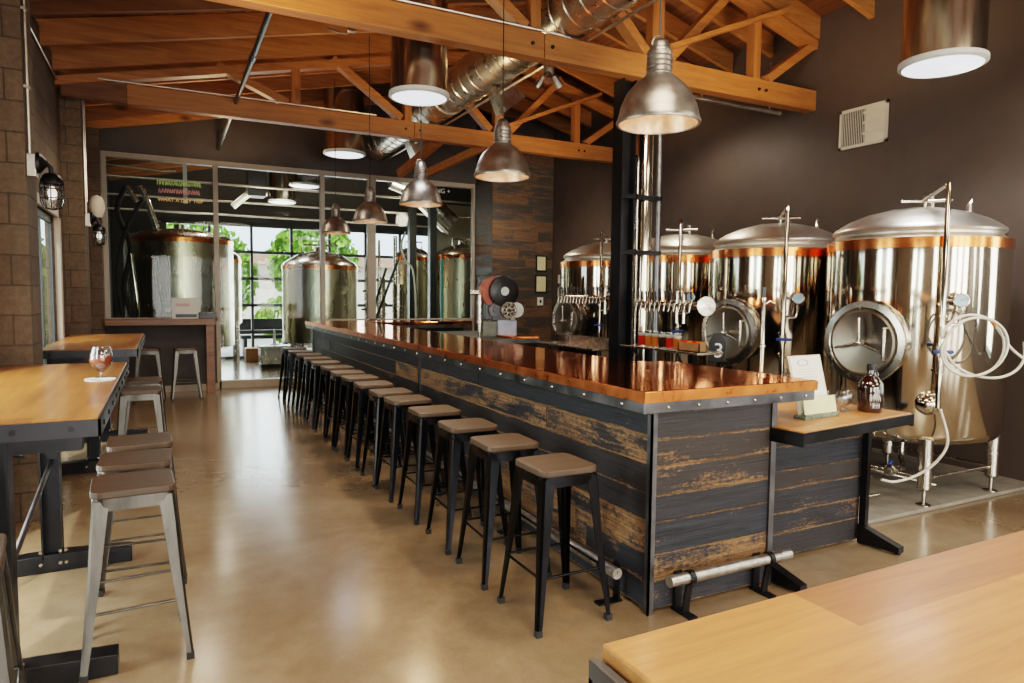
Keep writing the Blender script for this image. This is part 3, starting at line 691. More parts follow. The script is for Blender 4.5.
# ------------------------------------------------------------------ tall oak tables
def make_table(label, loc, Ln, W, grain, mats='oak'):
    t = thing('high_table', label, 'table', loc, 0)
    m = MB(); m.b2((-W / 2 + .012, -Ln / 2 + .012, 1.0), (W / 2 - .012, Ln / 2 - .012, 1.07)); m.build('tabletop', mats, t, bevel=.004)
    m = MB(); a, b = W / 2, Ln / 2
    for lo, hi in (((-a, -b, .995), (-a + .01, b, 1.062)), ((a - .01, -b, .995), (a, b, 1.062)), ((-a, -b, .995), (a, -b + .01, 1.062)), ((-a, b - .01, .995), (a, b, 1.062))): m.b2(lo, hi)
    fr = m.build('steel_edge', 'edge_steel', t)
    m = MB()
    for k in range(9):
        y = -b + .12 + k * (Ln - .24) / 8
        m = MB(); m.cyl((a, y, 1.03), (a + .006, y, 1.03), .011, n=10); m.build('rivet', 'blacksteel', fr)
    for x in (-a + .1, 0.08, a - .1):
        m = MB(); m.cyl((x, -b, 1.03), (x, -b - .006, 1.03), .011, n=10); m.build('rivet', 'blacksteel', fr)
    for sy in (-1, 1):
        y = sy * (b - .06)
        if Ln > 1.5 and sy > 0: y = -b + 1.38
        m = MB()
        m.b2((-.035, y - .05, .08), (-.025, y + .05, .995)); m.b2((.05, y - .05, .08), (.06, y + .05, .995)); m.b2((-.035, y - .005, .08), (.06, y + .005, .995))
        m.build('leg', 'blacksteel', t)
        m = MB(); m.prism([(-.34, .0), (.40, .0), (.40, .02), (.40, .085), (.1, .10), (-.06, .10), (-.34, .085)], -.05, .05, Matrix.Translation((0, y, 0)) @ Matrix.Rotation(PI / 2, 4, 'X'))
        m.build('foot', 'blacksteel', t, bevel=.004)
        m = MB(); m.b2((-.3, y - .04, .94), (.3, y + .04, .995)); m.build('crossbar', 'blacksteel', t)
        m = MB()
        for x in (-.1, .13, .2):
            for z in (.05, .12): m.cyl((x * .4, y - .056, z), (x * .4, y - .05, z), .009, n=8)
        m.build('bolt', 'steel2', t)
    y0, y1 = -b + .06, (-b + 1.38 if Ln > 1.5 else b - .12)
    m = MB(); m.cyl((.0, y0, .36), (.02, y1, .62), .012, n=10); m.build('tie_rod', 'darksteel', t)
    m = MB(); m.tube([(.02, y0 + .06, .93), (.06, y0 + .25, .87), (.02, y0 + .5, .93)], .008, 8); m.build('bag_hook', 'blacksteel', t)
    return t
make_table('tall oak table with steel edge nearest on the left, amber beer on it', (-.605, 4.3, 0), 2.39, .735, 1)
make_table('tall oak table standing by the window beyond the nearer left table', (-.595, 7.95, 0), 2.32, .75, 1)
tt = make_table('large tall pale oak table in the lower right corner of the photo', (0, 0, 0), 1.4, .78, 0, 'oakx')
# foreground table: long side across the view
for o in list(tt.children): pass
tt.rotation_euler = (0, 0, 0)
def fg_table():
    t = tt
    for c in list(t.children):
        for g_ in list(c.children): bpy.data.objects.remove(g_)
        bpy.data.objects.remove(c)
    t.location = (1.75, .38, 0)
    m = MB(); m.b2((-1.2, -.4, 1.03), (1.2, .4, 1.07)); m.build('tabletop', 'oakx', t, bevel=.004)
    m = MB()
    for lo, hi in (((-1.222, -.40, .975), (-1.208, .40, 1.052)), ((1.208, -.40, .975), (1.222, .40, 1.052)), ((-1.222, .39, .975), (1.222, .40, 1.025)), ((-1.222, -.40, .975), (1.222, -.39, 1.025))): m.b2(lo, hi)
    m.build('steel_edge', 'darksteel', t)
    for x in (-.95, .95):
        m = MB(); m.b2((x - .05, -.04, .08), (x + .05, .05, 1.03)); m.build('leg', 'blacksteel', t)
        m = MB(); m.b2((x - .05, -.36, 0), (x + .05, .36, .08)); m.build('foot', 'blacksteel', t)
fg_table()

# beer glass on the near left table
def snifter(name, label, loc, fill, liquid, s=1., group=None):
    t = thing(name, label, 'glass', loc, 0, group)
    m = MB(); m.lathe([(.034, 0), (.034, .004), (.006, .008), (.005, .026), (.016, .034), (.038, .055), (.046, .08), (.042, .11), (.034, .135), (.032, .135), (.040, .11), (.044, .08), (.036, .057), (.004, .037)], n=28)
    for v in m.bm.verts: v.co *= s
    m.build('bowl', 'clear', t, smooth=50)
    if fill:
        m = MB(); m.lathe([(.003, .039), (.0345, .058), (.0425, .08), (.041, .097), (.001, .097)], n=28)
        for v in m.bm.verts: v.co *= s
        m.build('beer', liquid, t, smooth=50)
    return t
snifter('beer_glass', 'stemmed glass of amber beer on the near left oak table', (-.335, 4.5, 1.07), 1, 'beer_table', 1.35)
m = MB(); m.lathe([(.075, 0), (.075, .004), (.001, .004)], (0, 0, 0), 24)
for k in range(24):
    a = 2 * PI * k / 24; m.bar((.03 * math.cos(a), .03 * math.sin(a), .006), (.078 * math.cos(a), .078 * math.sin(a), .006), .004, .003)
tag(m.build('coaster', 'white', None, (-.335, 4.42, 1.07)), 'pale round ribbed coaster lying before the amber beer on the near table', 'coaster')
# ------------------------------------------------------------------ fermenting tanks
TX, TR = 5.47, .655
def rp(a, r, z): return V((r * math.cos(math.radians(a)), r * math.sin(math.radians(a)), z))
def make_tank(y, label):
    t = thing('fermenting_tank', label, 'tank', (TX, y, .03), 0, 'fermenting tanks in a row by the right wall')
    m = MB(); m.lathe([(.001, .40), (.3, .405), (.5, .435), (.62, .475), (TR, .53), (TR, 1.925)], n=72); m.build('shell', 'steel', t, smooth=40)
    m = MB(); m.lathe([(TR, 1.92), (TR + .006, 1.922), (TR + .006, 1.998), (TR, 2.0)], n=72); m.build('copper_band', 'cband', t, smooth=25)
    m = MB(); m.lathe([(TR, 1.998), (.635, 2.005), (.605, 2.02), (.59, 2.035), (.59, 2.05), (.61, 2.06), (.617, 2.075), (.61, 2.09), (.585, 2.11), (.50, 2.165), (.37, 2.22), (.2, 2.262), (.001, 2.278)], n=72); m.build('domed_lid', 'dome', t, smooth=35)
    for a in (45, 135, 225, 315):
        m = MB(); m.cyl(rp(a, .625, .13), rp(a, .625, .50), .047, n=22); m.lathe([(.047, -.004), (.03, -.02)], rp(a, .625, .13), 22); lg = m.build('leg', 'steel2', t, smooth=40)
        m = MB(); m.cyl(rp(a, .625, .01), rp(a, .625, .13), .014, n=12); m.lathe([(.052, 0), (.052, .008), (.015, .022)], rp(a, .625, 0), 22); m.build('levelling_foot', 'steel2', lg, smooth=40)
    for a, b in ((225, 315), (315, 45), (135, 225)):
        m = MB(); m.cyl(rp(a, .625, .2), rp(b, .625, .2), .013, n=10); m.build('leg_brace', 'steel2', t, smooth=40)
    # manway facing the bar
    A = 186; ax = rp(A, 1, 0); zc = 1.205
    c0 = rp(A, TR - .09, zc)
    m = MB(); m.lathe([(.295, 0), (.295, .11), (.315, .115), (.32, .13), (.315, .145), (.27, .15), (.25, .13), (.25, .0)], c0, 48, ax, True); mw = m.build('manway', 'steel2', t, smooth=40)
    m = MB(); m.lathe([(.255, .125), (.25, .155), (.235, .162), (.19, .15), (.10, .135), (.001, .128)], c0, 48, ax); m.build('manway_door', 'door_steel', mw, smooth=40)
    side = V((0, 0, 1)).cross(ax).normalized(); up = V((0, 0, 1)); hub = c0 + ax * .21
    m = MB(); m.cyl(c0 + ax * .13, hub, .016, n=12)
    for th in (90, 195, 340):
        d = side * math.cos(math.radians(th)) + up * math.sin(math.radians(th)); m.cyl(hub - ax * .01, hub + d * .19, .011, n=10)
    m.ball(hub, .024); m.build('hand_wheel', 'steel2', mw, smooth=50)
    m = MB(); e = side * .19
    m.tube([c0 + e + up * .12 + ax * .16, c0 + e + up * .12 + ax * .2, c0 + e - up * .12 + ax * .2, c0 + e - up * .12 + ax * .16], .014, 10); m.build('door_grip', 'steel2', mw, smooth=40)
    # blow-off pipe up the front and over the lid
    B = 228
    P = [rp(B, TR + .055, .75), rp(B, TR + .055, 2.31), rp(B, TR + .04, 2.36), rp(B, TR, 2.365), rp(B, .25, 2.335), rp(B, .18, 2.315)]
    m = MB(); m.tube(P, .019, 12)
    for z in (1.0, 1.42): m.lathe([(.019, -.008), (.03, -.006), (.03, .006), (.019, .008)], rp(B, TR + .055, z), 16, (0, 0, 1))
    for z in (1.5, 1.95): m.cyl(rp(B, TR - .01, z), rp(B, TR + .05, z), .01, n=8)
    bp = m.build('blow_off_pipe', 'steel', t, smooth=40)
    m = MB(); m.cyl(rp(B, .18, 2.25), rp(B, .18, 2.35), .02, n=12); m.cyl(rp(B, .18, 2.31), rp(B + 40, .28, 2.31), .014, n=10); m.cyl(rp(B - 40, .27, 2.31), rp(B, .18, 2.31), .012); m.cyl(rp(B, .18, 2.26), rp(B + 60, .1, 2.26), .02); m.lathe([(.014, .0), (.026, .01), (.026, .07), (.014, .08)], rp(B + 60, .1, 2.26), 16); m.cyl(rp(B + 60, .1, 2.26), rp(B + 60, .1, 2.37), .022, n=14)
    m.build('top_valve', 'steel2', t, smooth=40)
    m = MB(); m.tube([rp(300, .36, 2.2), rp(300, .36, 2.29), rp(303, .37, 2.32), rp(309, .37, 2.32), rp(312, .36, 2.29), rp(312, .36, 2.2)], .014, 8); m.build('lifting_lug', 'steel2', t, smooth=40)
    G = rp(B + 4, TR + .10, 1.535) + V((.09, -.0, 0)); nd = V((-.72, -.69, .06)).normalized()
    m = MB(); m.cyl(G - nd * .03, G, .046, n=24); m.lathe([(.046, -.005), (.052, 0), (.052, .012), (.045, .014)], G, 24, nd); m.tube([G - nd * .02 - V((0, 0, .04)), G - V((0, 0, .10)), G - V((.02, 0, .17)), rp(B, TR + .055, 1.35)], .011, 8); m.cyl(rp(B, TR + .055, 1.53), G - nd * .02, .009, n=8); ga = m.build('pressure_gauge', 'steel2', t, smooth=40)
    m = MB(); m.cyl(G, G + nd * .006, .044, n=24); m.build('dial', 'dial', ga); m = MB(); m.bar(G + nd * .008 - V((.012, 0, .0)), G + nd * .008 + V((.02, -.02, .01)), .003, .002); m.build('needle', 'black', ga)
    m = MB(); m.cyl(rp(B, TR + .055, 1.12), rp(B, TR + .055, 1.20), .03, n=16); m.cyl(rp(B, TR + .055, 1.16), rp(B, TR + .11, 1.16), .014); vb = m.build('valve', 'steel2', t, smooth=40)
    o = rp(B, TR + .12, 1.165); sd = V((-math.sin(math.radians(B)), math.cos(math.radians(B)), 0))
    m = MB(); m.box(o, (.02, .13, .025), Matrix((V((sd.y, -sd.x, 0)), sd, V((0, 0, 1)))).transposed()); m.build('lever', 'blue', vb, bevel=.008)
    # outlet under the tank
    m = MB(); m.tube([V((-.2, -.1, .42)), V((-.2, -.1, .3)), V((-.25, -.13, .25)), rp(212, .52, .25), rp(205, .75, .25)], .022, 10); m.cyl(rp(205, .60, .25), rp(205, .75, .25), .034, n=14); m.ball(rp(205, .68, .25), .045); ov = m.build('outlet', 'steel2', t, smooth=40)
    m = MB(); o = rp(205, .68, .31); m.box(o, (.13, .022, .018), Euler((0, 0, .5)).to_matrix()); m.build('lever', 'blue', ov, bevel=.006)
    return t
TY = [3.47, 4.88, 6.30, 7.80]
t0 = make_tank(TY[0], 'stainless fermenting tank with copper band nearest the camera, hose coiled before it')
dup(t0, (TX, TY[1], .03), label='stainless fermenting tank with copper band second from the near end, tag on its manway')
dup(t0, (TX, TY[2], .03), label='stainless fermenting tank with copper band right of the steel column, behind the beer samples')
dup(t0, (TX, TY[3], .03), label='stainless fermenting tank with copper band farthest along, left of the steel column')
# sampling port ball on the near tank
m = MB(); a = 224; o = V((TX, TY[0], 0)) + rp(a, TR, .80); ax = rp(a, 1, 0)
m.lathe([(.085, -.03), (.085, .01), (.075, .03), (.05, .055), (.02, .066), (.001, .068)], o, 28, ax); tag(m.build('sample_port', 'steel', smooth=40), 'round domed steel port on the nearest tank beside the side table', 'tank port')
# hose coil hanging before the near tank
m = MB(); pts = []; c = V((5.03, 2.74, 1.26)); ux = V((.89, -.456, 0)); uz = V((0, 0, 1)); dn = V((.456, .89, 0))
for k in range(56):
    th = math.radians(170 - 360 * 2.05 * k / 55); r = .215 + .015 * math.sin(k * .4)
    pts.append(c + ux * r * 1.05 * math.cos(th) + uz * (r * .92 * math.sin(th) - .0006 * k) - dn * (.03 * k / 55))
pts = [c + ux * -.23 + uz * .12, *pts[::1]]
end = pts[-1]
m.hose(pts, .0095, 10, 3)
m.hose([c + ux * x + uz * z for x, z in ((-.2, -.05), (-.12, -.15), (.02, -.22), (.18, -.235), (.30, -.19), (.36, -.10), (.355, .02))], .0095, 10)
m.hose([c + ux * x + uz * z for x, z in ((.10, .18), (.17, .1), (.26, -.02), (.36, -.10), (.5, -.19), (.62, -.22))], .0095, 10)
hs = tag(m.build('coiled_hose', 'hose', smooth=60), 'milky clear hose coiled and hung in front of the nearest tank', 'hose')
m = MB(); m.cyl(c + ux * .11 + uz * .175, c + ux * .15 + uz * .125, .014, n=12); m.build('hose_clamp', 'cband', hs)
m = MB(); m.hose([V((4.96, 2.90, .78)), V((5.0, 2.86, .55)), V((4.95, 2.90, .40)), V((4.86, 2.98, .29)), V((4.72, 3.05, .24)), V((4.6, 3.08, .26))], .010, 10); tag(m.build('drain_hose', 'hose', smooth=60), 'thin clear hose dropping down the nearest tank to its outlet', 'hose')
m = MB(); m.tube([V((4.3, 3.2, .10)), V((4.75, 3.2, .10))], .014, 10); m.tube([V((4.45, 3.35, .28)), V((4.9, 3.45, .24)), V((5.1, 3.4, .18)), V((5.3, 3.1, .13))], .016, 10); m.cyl((4.62, 3.3, .20), (4.62, 3.3, .30), .03); m.cyl((4.50, 3.25, .22), (4.74, 3.28, .22), .024)
tag(m.build('transfer_pipe', 'steel2', smooth=40), 'steel transfer piping lying low beneath the nearest tank', 'pipe')
# number tag on tank 3
t = thing('number_tag', 'black hanging tag with white number 3 on a tank manway', 'tag', (4.55, 4.71, 1.10), -.80)
m = MB(); m.loft([[(-.075, yy, -.13), (.075, yy, -.13), (.08, yy, .06), (.03, yy, .14), (-.03, yy, .14), (-.07, yy, .06)] for yy in (-.004, .004)]); m.build('plate', 'black', t, bevel=.004)
text('3', .19, 'white', 'numeral', t, (.012, -.007, -.03), (PI / 2, 0, 0))

# ------------------------------------------------------------------ steel column, taps, trays
t = thing('support_column', 'black steel wide-flange column with clamps carrying the nearer truss', 'column', (4.025, 5.5, 0))
m = MB(); m.b2((-.08, -.08, .02), (-.066, .08, 3.65)); m.b2((.066, -.08, .02), (.08, .08, 3.65)); m.b2((-.07, -.006, .02), (.07, .006, 3.65)); m.b2((-.16, -.16, 0), (.16, .16, .02)); m.build('shaft', 'blacksteel', t)
for z in (1.98, 2.52):
    m = MB(); m.b2((-.09, -.095, z), (.40, -.082, z + .04)); m.b2((.085, -.095, z - .01), (.105, .08, z + .05)); m.lathe([(.09, 0), (.098, 0), (.098, .045), (.09, .045)], (.28, .03, z), 24, None, True); m.lathe([(.03, 0), (.038, 0), (.038, .045), (.03, .045)], (.405, -.04, z), 18, None, True); m.build('pipe_clamp', 'blacksteel', t)
m = MB(); m.cyl((4.305, 5.53, 0), (4.305, 5.53, 3.64), .087, n=32); m.lathe([(.087, 0), (.097, .005), (.097, .03), (.087, .035)], (4.305, 5.53, 1.62), 32); tag(m.build('steel_riser', 'steel', smooth=40), 'fat shiny stainless riser pipe beside the black column', 'pipe')
m = MB(); m.tube([(4.165, 5.46, 0), (4.165, 5.46, 2.85), (4.15, 5.44, 2.92), (4.12, 5.43, 2.93)], .016, 10); tag(m.build('steam_pipe', 'steel2', smooth=40), 'thin steel pipe with hooked top between column and fat riser', 'pipe')
m = MB(); m.cyl((4.43, 5.46, 0), (4.43, 5.46, 3.64), .03, n=18); tag(m.build('black_riser', 'darksteel', smooth=40), 'slim dark riser pipe just right of the fat stainless riser', 'pipe')
def tap_rail(y0, y1, z, n, label, disc):
    t = thing('tap_rail', label, 'beer taps', (4.15, (y0 + y1) / 2, z)); h = (y1 - y0) / 2
    m = MB(); m.cyl((0, -h, 0), (0, h, 0), .036, n=20); m.build('manifold', 'steel', t, smooth=40)
    if disc:
        m = MB(); m.lathe([(.038, 0), (.082, .004), (.086, .012), (.082, .02), (.001, .03)], (0, -h - .0, 0), 40, (-.35, -1, .0)); m.build('end_disc', 'steel2', t, smooth=30)
    for k in range(n):
        y = h - .07 - k * (2 * h - .16) / (n - 1)
        m = MB(); m.cyl((-.03, y, 0), (-.09, y, .006), .013, n=12); m.cyl((-.09, y, .02), (-.105, y, -.055), .012, .009, n=12); m.ball((-.088, y, .01), .018, 10); m.cyl((-.085, y, .02), (-.08, y, .05), .009, n=10); tp = m.build('tap', 'steel', t, smooth=50)
        m = MB(); m.lathe([(.006, 0), (.009, .015), (.008, .045), (.012, .07), (.007, .085), (.001, .087)], (-.08, y, .045), 12, (-.12, 0, 1)); m.build('tap_handle', 'black', tp, smooth=50)
    for y in (-h * .25, -h * .45) if disc else (-h * .8,):
        m = MB(); m.cyl((-.02, y, -.16), (-.02, y, .12), .016, n=14); m.ball((-.02, y, .12), .02, 10); m.build('stanchion', 'steel', t, smooth=40)
    return t
tap_rail(4.45, 5.36, 1.49, 12, 'row of beer taps with black handles and round end disc, right of the column', 1)
tap_rail(5.82, 6.82, 1.54, 14, 'row of beer taps with black handles left of the column', 0)
def tray(y0, y1, z, label, back):
    t = thing('drip_tray', label, 'drip tray', (4.05, (y0 + y1) / 2, z)); h = (y1 - y0) / 2
    m = MB(); m.b2((-.13, -h, -.022), (.16, h, 0)); m.build('tray', 'steel2', t, bevel=.004)
    if back: m = MB(); m.b2((.15, -h, 0), (.16, h, .10)); m.build('splash_back', 'steel2', t)
    for y in (-h * .35, h * .8):
        m = MB(); m.tube([(.13, y, -.02), (.13, y, -.30), (.1, y, -.25), (-.06, y, -.02)], .012, 8); m.build('bracket', 'blacksteel', t)
    for y in (-h * .35, h * .8): m = MB(); m.b2((.11, y - .03, -z), (.16, y + .03, -.02)); m.build('post', 'blacksteel', t)
tray(4.28, 5.36, 1.105, 'steel drip tray shelf right of the column carrying beer samples', 0)
tray(5.82, 7.0, 1.02, 'steel drip tray left of the column with raised splash back', 1)
# beer samples
def sample(name, label, loc, mat, group, glass=True):
    t = thing(name, label, 'glass', loc, 0, group)
    m = MB(); m.lathe([(.036, 0), (.042, .145), (.040, .145), (.035, .008), (.001, .008)], n=20); m.build('tumbler', 'clear', t, smooth=40)
    m = MB(); m.lathe([(.034, .009), (.038, .10), (.001, .10)], n=20); m.build('beer', mat, t, smooth=40)
    m = MB(); m.lathe([(.038, .101), (.0395, .125), (.001, .126)], n=20); m.build('foam', 'foam', t, smooth=40)
    return t
seq = [('beer_red', 'red beer sample glass, first on the tray beside the column'), ('beer_amber', 'amber beer sample glass, second on the tray, next to the first red one'), ('beer_amber', 'amber beer sample glass, third on the tray, before the dark one'), ('beer_dark', 'dark stout sample glass between amber and red ones on the tray'), ('beer_red', 'red beer sample glass right of the dark stout on the tray'), ('beer_amber', 'amber beer sample glass last of the foamy ones on the tray')]
for k, (mt, lb) in enumerate(seq): sample('sample_glass', lb, (3.985, 5.10 - .098 * k, 1.105), mt, 'beer samples on the drip tray')
t = thing('sample_caddy', 'amber wooden caddy of little glasses at the near end of the drip tray', 'caddy', (3.985, 4.42, 1.105))
m = MB(); m.b2((-.04, -.13, 0), (.04, .13, .01)); m.b2((-.04, -.13, 0), (-.032, .13, .075)); m.b2((.032, -.13, 0), (.04, .13, .075)); m.b2((-.04, -.13, 0), (.04, -.12, .085)); m.b2((-.04, .12, 0), (.04, .13, .085)); m.build('holder', 'cardboard', t)
for k in range(4): m = MB(); m.lathe([(.022, .011), (.026, .09), (.001, .09)], (0, -.09 + .06 * k, 0), 16); m.build('beer', 'beer_red' if k % 2 else 'beer_amber', t, smooth=40)

# ------------------------------------------------------------------ things on the side table
t = thing('menu_holder', 'tall clear menu holder with white sheet and marble foot on the side table', 'menu', (3.355, 2.67, .88), .06)
rot = Euler((-.26, 0, 0)).to_matrix()
def on_sheet(x, y, z): return rot @ V((x, y, z)) + V((0, 0, .02))
m = MB(); m.box(on_sheet(0, .004, .17), (.295, .004, .35), rot); m.build('clear_sheet', 'ivory', t)
m = MB(); m.box(on_sheet(0, 0, .175), (.27, .003, .325), rot); m.build('menu_sheet', 'paper', t)
m = MB(); m.lathe([(.05, 0), (.05, .001), (.042, .001), (.042, 0)], (0, 0, 0), 24, None, True)
for v in m.bm.verts: v.co = on_sheet(v.co.x - .03, -.0025 - v.co.z, .30 + v.co.y * .4)
m.build('printed_emblem', 'greybox', t)
m = MB()
for k in range(9): m.box(on_sheet(-.01, -.002, .26 - .015 * k), (.2 - .03 * (k % 3), .001, .003), rot)
m.build('printed_lines', 'ivory', t)
m = MB(); m.b2((-.155, -.05, 0), (.155, .03, .022)); m.build('marble_foot', 'stone', t, bevel=.004)
t = thing('menu_card', 'short greenish card standing at the foot of the menu holder', 'menu', (3.36, 2.635, .902), .06)
rot = Euler((-.2, 0, 0)).to_matrix()
m = MB(); m.box(rot @ V((0, 0, .05)), (.29, .004, .105), rot); m.build('card', 'cream', t)
m = MB(); m.b2((-.145, -.01, 0), (.145, .012, .006)); m.build('card_stand', 'stone', t)
snifter('snifter_glass', 'empty tulip glass on the side table beside the menu holder', (3.655, 2.72, .88), 0, None, .95, 'empty tulip glasses on the side table')
snifter('snifter_glass', 'empty tulip glass on the side table next to the brown growler', (3.745, 2.76, .88), 0, None, .95, 'empty tulip glasses on the side table')
snifter('snifter_glass', 'tulip glass with a little golden beer behind the menu holder', (3.66, 2.86, .88), 1, 'beer_amber', .85, 'empty tulip glasses on the side table')
t = thing('growler', 'dark amber glass growler jug with white printed badge on the side table', 'jug', (3.835, 2.665, .88), -.15)
m = MB(); m.lathe([(.001, 0), (.062, 0), (.070, .008), (.072, .03), (.072, .15), (.066, .18), (.045, .205), (.028, .222), (.024, .235), (.024, .262), (.001, .262)], n=36); m.build('jug', 'amber', t, smooth=50)
m = MB(); m.lathe([(.027, .255), (.028, .26), (.028, .288), (.024, .292), (.001, .292)], n=28); m.build('cap', 'black', t, smooth=30)
m = MB(); m.tube([(.0, -.03, .25), (.0, -.045, .24), (.0, -.05, .225), (.0, -.035, .21)], .006, 10); m.build('finger_ring', 'amber', t, smooth=50)
m = MB()
for k in range(9):
    a = -PI / 2 - .35 + (k - 4) * .09; z = .085 + (.012 if k % 2 else 0); m.bar((.0725 * math.cos(a), .0725 * math.sin(a), z - .012), (.0725 * math.cos(a), .0725 * math.sin(a), z + .012), .006, .002)
for dx, z0, z1 in ((-.018, .03, .062), (.018, .03, .062), (0, .10, .15), (.012, .10, .14)):
    a = -PI / 2 - .35 + dx / .073; m.bar((.073 * math.cos(a), .073 * math.sin(a), z0), (.073 * math.cos(a), .073 * math.sin(a), z1), .008, .002)
a = -PI / 2 - .35; m.bar((.073 * math.cos(a - .25), .073 * math.sin(a - .25), .047), (.073 * math.cos(a + .25), .073 * math.sin(a + .25), .047), .006, .002); m.build('printed_badge', 'white', t)
m = MB(); m.b2((-.05, -.03, 0), (.05, .03, .035)); tag(m.build('card_stack', 'cream', None, (4.02, 2.82, .88), (0, 0, .12), bevel=.002), 'small stack of cream cards behind the growler', 'cards')

# ------------------------------------------------------------------ back counter, projector, boxes
t = thing('work_counter', 'low steel back counter behind the bar under the old projector', 'counter', (3.55, 8.0, 0))
m = MB(); m.b2((-.4, -.93, 1.0), (.45, .93, 1.05)); m.build('worktop', 'darksteel', t)
m = MB(); m.b2((-.36, -.9, 0), (.42, .9, 1.0)); m.build('cabinet', 'black', t)
t = thing('film_projector', 'vintage machine with black drum, pale gear wheel and grey motor box', 'projector', (3.70, 7.62, 1.05), -.28)
t.scale = (.83, .83, .83)
m = MB(); m.b2((-.03, -.16, .02), (.26, .10, .25)); m.build('motor_box', 'greybox', t, bevel=.008)
m = MB(); m.b2((-.24, -.12, .0), (-.03, .14, .23)); m.build('plinth', 'greenbox', t, bevel=.01)
m = MB(); m.b2((-.10, -.10, .23), (.18, .10, .52)); m.b2((-.20, -.06, .25), (-.08, .06, .75)); m.build('gear_housing', 'black', t, bevel=.015)
ax = V((.25, -1, 0)).normalized()
m = MB(); m.lathe([(.001, 0), (.235, 0), (.235, .16), (.22, .17), (.05, .175), (.001, .175)], V((.04, .06, .68)), 40, ax); dr = m.build('drum', 'black', t, smooth=35)
m = MB(); m.lathe([(.0, .0), (.225, .0), (.225, .14), (.0, .14)], V((-.075, .075, .67)), 40, ax); m.build('red_side', 'red', dr, smooth=35)
m = MB(); m.lathe([(.065, .17), (.065, .185), (.04, .19), (.03, .182), (.001, .182)], V((.04, .06, .68)), 28, ax); m.build('hub_plate', 'white', dr, smooth=30)
m = MB(); o = V((.14, -.10, .40)); m.lathe([(.125, 0), (.13, .01), (.125, .03), (.11, .03), (.10, .02), (.001, .02)], o, 36, ax); wg = m.build('gear_wheel', 'steel2', t, smooth=30)
m = MB()
sx_ = V((0, 0, 1)).cross(ax).normalized()
for k in range(8):
    a = 2 * PI * k / 8; c = o + ax * .021 + (sx_ * math.cos(a) + V((0, 0, 1)) * math.sin(a)) * .072; m.cyl(c, c + ax * .004, .02, n=12)
m.cyl(o + ax * .02, o + ax * .05, .025, n=14); m.build('wheel_hole', 'black', wg)
m = MB(); m.lathe([(.10, 0), (.10, .03), (.001, .03)], V((-.07, -.08, .40)), 30, ax); m.lathe([(.03, .03), (.03, .05), (.001, .05)], V((-.07, -.08, .40)), 20, ax); m.build('belt_wheel', 'darksteel', t, smooth=30)
m = MB(); m.lathe([(.11, 0), (.115, .01), (.11, .04), (.001, .05)], V((.27, -.03, .40)), 30, ax); m.build('side_disc', 'white', t, smooth=30)
m = MB(); m.cyl((-.28, -.02, .08), (-.28, -.02, .62), .035, n=18); m.cyl((-.28, -.02, .2), (-.28, -.02, .24), .055, n=18); m.cyl((-.28, -.02, .48), (-.28, -.02, .53), .05, n=18); m.cyl((-.42, -.03, .65), (-.2, 0, .65), .035, n=18); m.cyl((-.28, -.02, .0), (-.28, -.02, .1), .02, n=12); m.build('lens_barrel', 'steel2', t, smooth=40)
m = MB(); m.b2((-.02, -.08, 0), (.2, .06, .03)); m.build('foot', 'white', t)
m = MB(); m.b2((-.16, -.2, 0), (.22, .2, .03)); tag(m.build('copper_tray', 'copper', None, (3.78, 7.30, 1.05), bevel=.005), 'small copper tray lying before the old projector', 'tray')
m = MB(); m.b2((-.16, -.12, 0), (.16, .12, .28)); tag(m.build('storage_box', 'ivory', None, (4.36, 8.85, 1.0), bevel=.01), 'cream storage box right of the old projector behind the bar', 'box')
m = MB(); m.b2((-.3, -.2, 0), (.3, .2, 1.0)); tag(m.build('back_cabinet', 'black', None, (4.36, 8.85, 0)), 'black cabinet behind the bar under the cream box', 'cabinet')

# wall pictures
def picture(name, label, x, y, z, w, h, facing, mat='ivory', group=None):
    t = thing(name, label, 'picture frame', (x, y, z), 0 if facing == 'y' else -PI / 2, group)
    m = MB()
    for lo, hi in (((-w, -.012, h - .02), (w, .012, h)), ((-w, -.012, -h), (w, .012, -h + .02)), ((-w, -.012, -h), (-w + .02, .012, h)), ((w - .02, -.012, -h), (w, .012, h))): m.b2(lo, hi)
    m.build('frame', 'black', t); m = MB(); m.b2((-w + .015, -.004, -h + .015), (w - .015, .01, h - .015)); m.build('print', mat, t)
picture('picture_frame', 'framed certificate, upper of two on the boarded wall', 6.25, 11.05, 2.16, .11, .145, 'y', 'cream', 'frames on the boarded wall')
picture('picture_frame', 'framed certificate, lower of two on the boarded wall', 6.25, 11.05, 1.78, .12, .16, 'y', 'cream', 'frames on the boarded wall')
for z, l in zip((1.87, 1.64, 1.40, 1.16), ('topmost', 'second from top', 'third from top', 'lowest')): picture('picture_frame', 'small framed print, %s of four on the dark wall left of the tanks' % l, 6.487, 10.75, z, .10, .10, 'x', 'ivory', 'small prints on the dark wall')
t = thing('light_switch', 'white light switch plate on the boarded wall below the certificates', 'switch', (6.24, 11.05, 1.455))
m = MB(); m.b2((-.06, -.008, -.075), (.06, .012, .075)); m.build('plate', 'white', t, bevel=.004); m = MB(); m.b2((-.018, -.014, -.03), (.018, -.006, .03)); m.build('toggle', 'black', t)

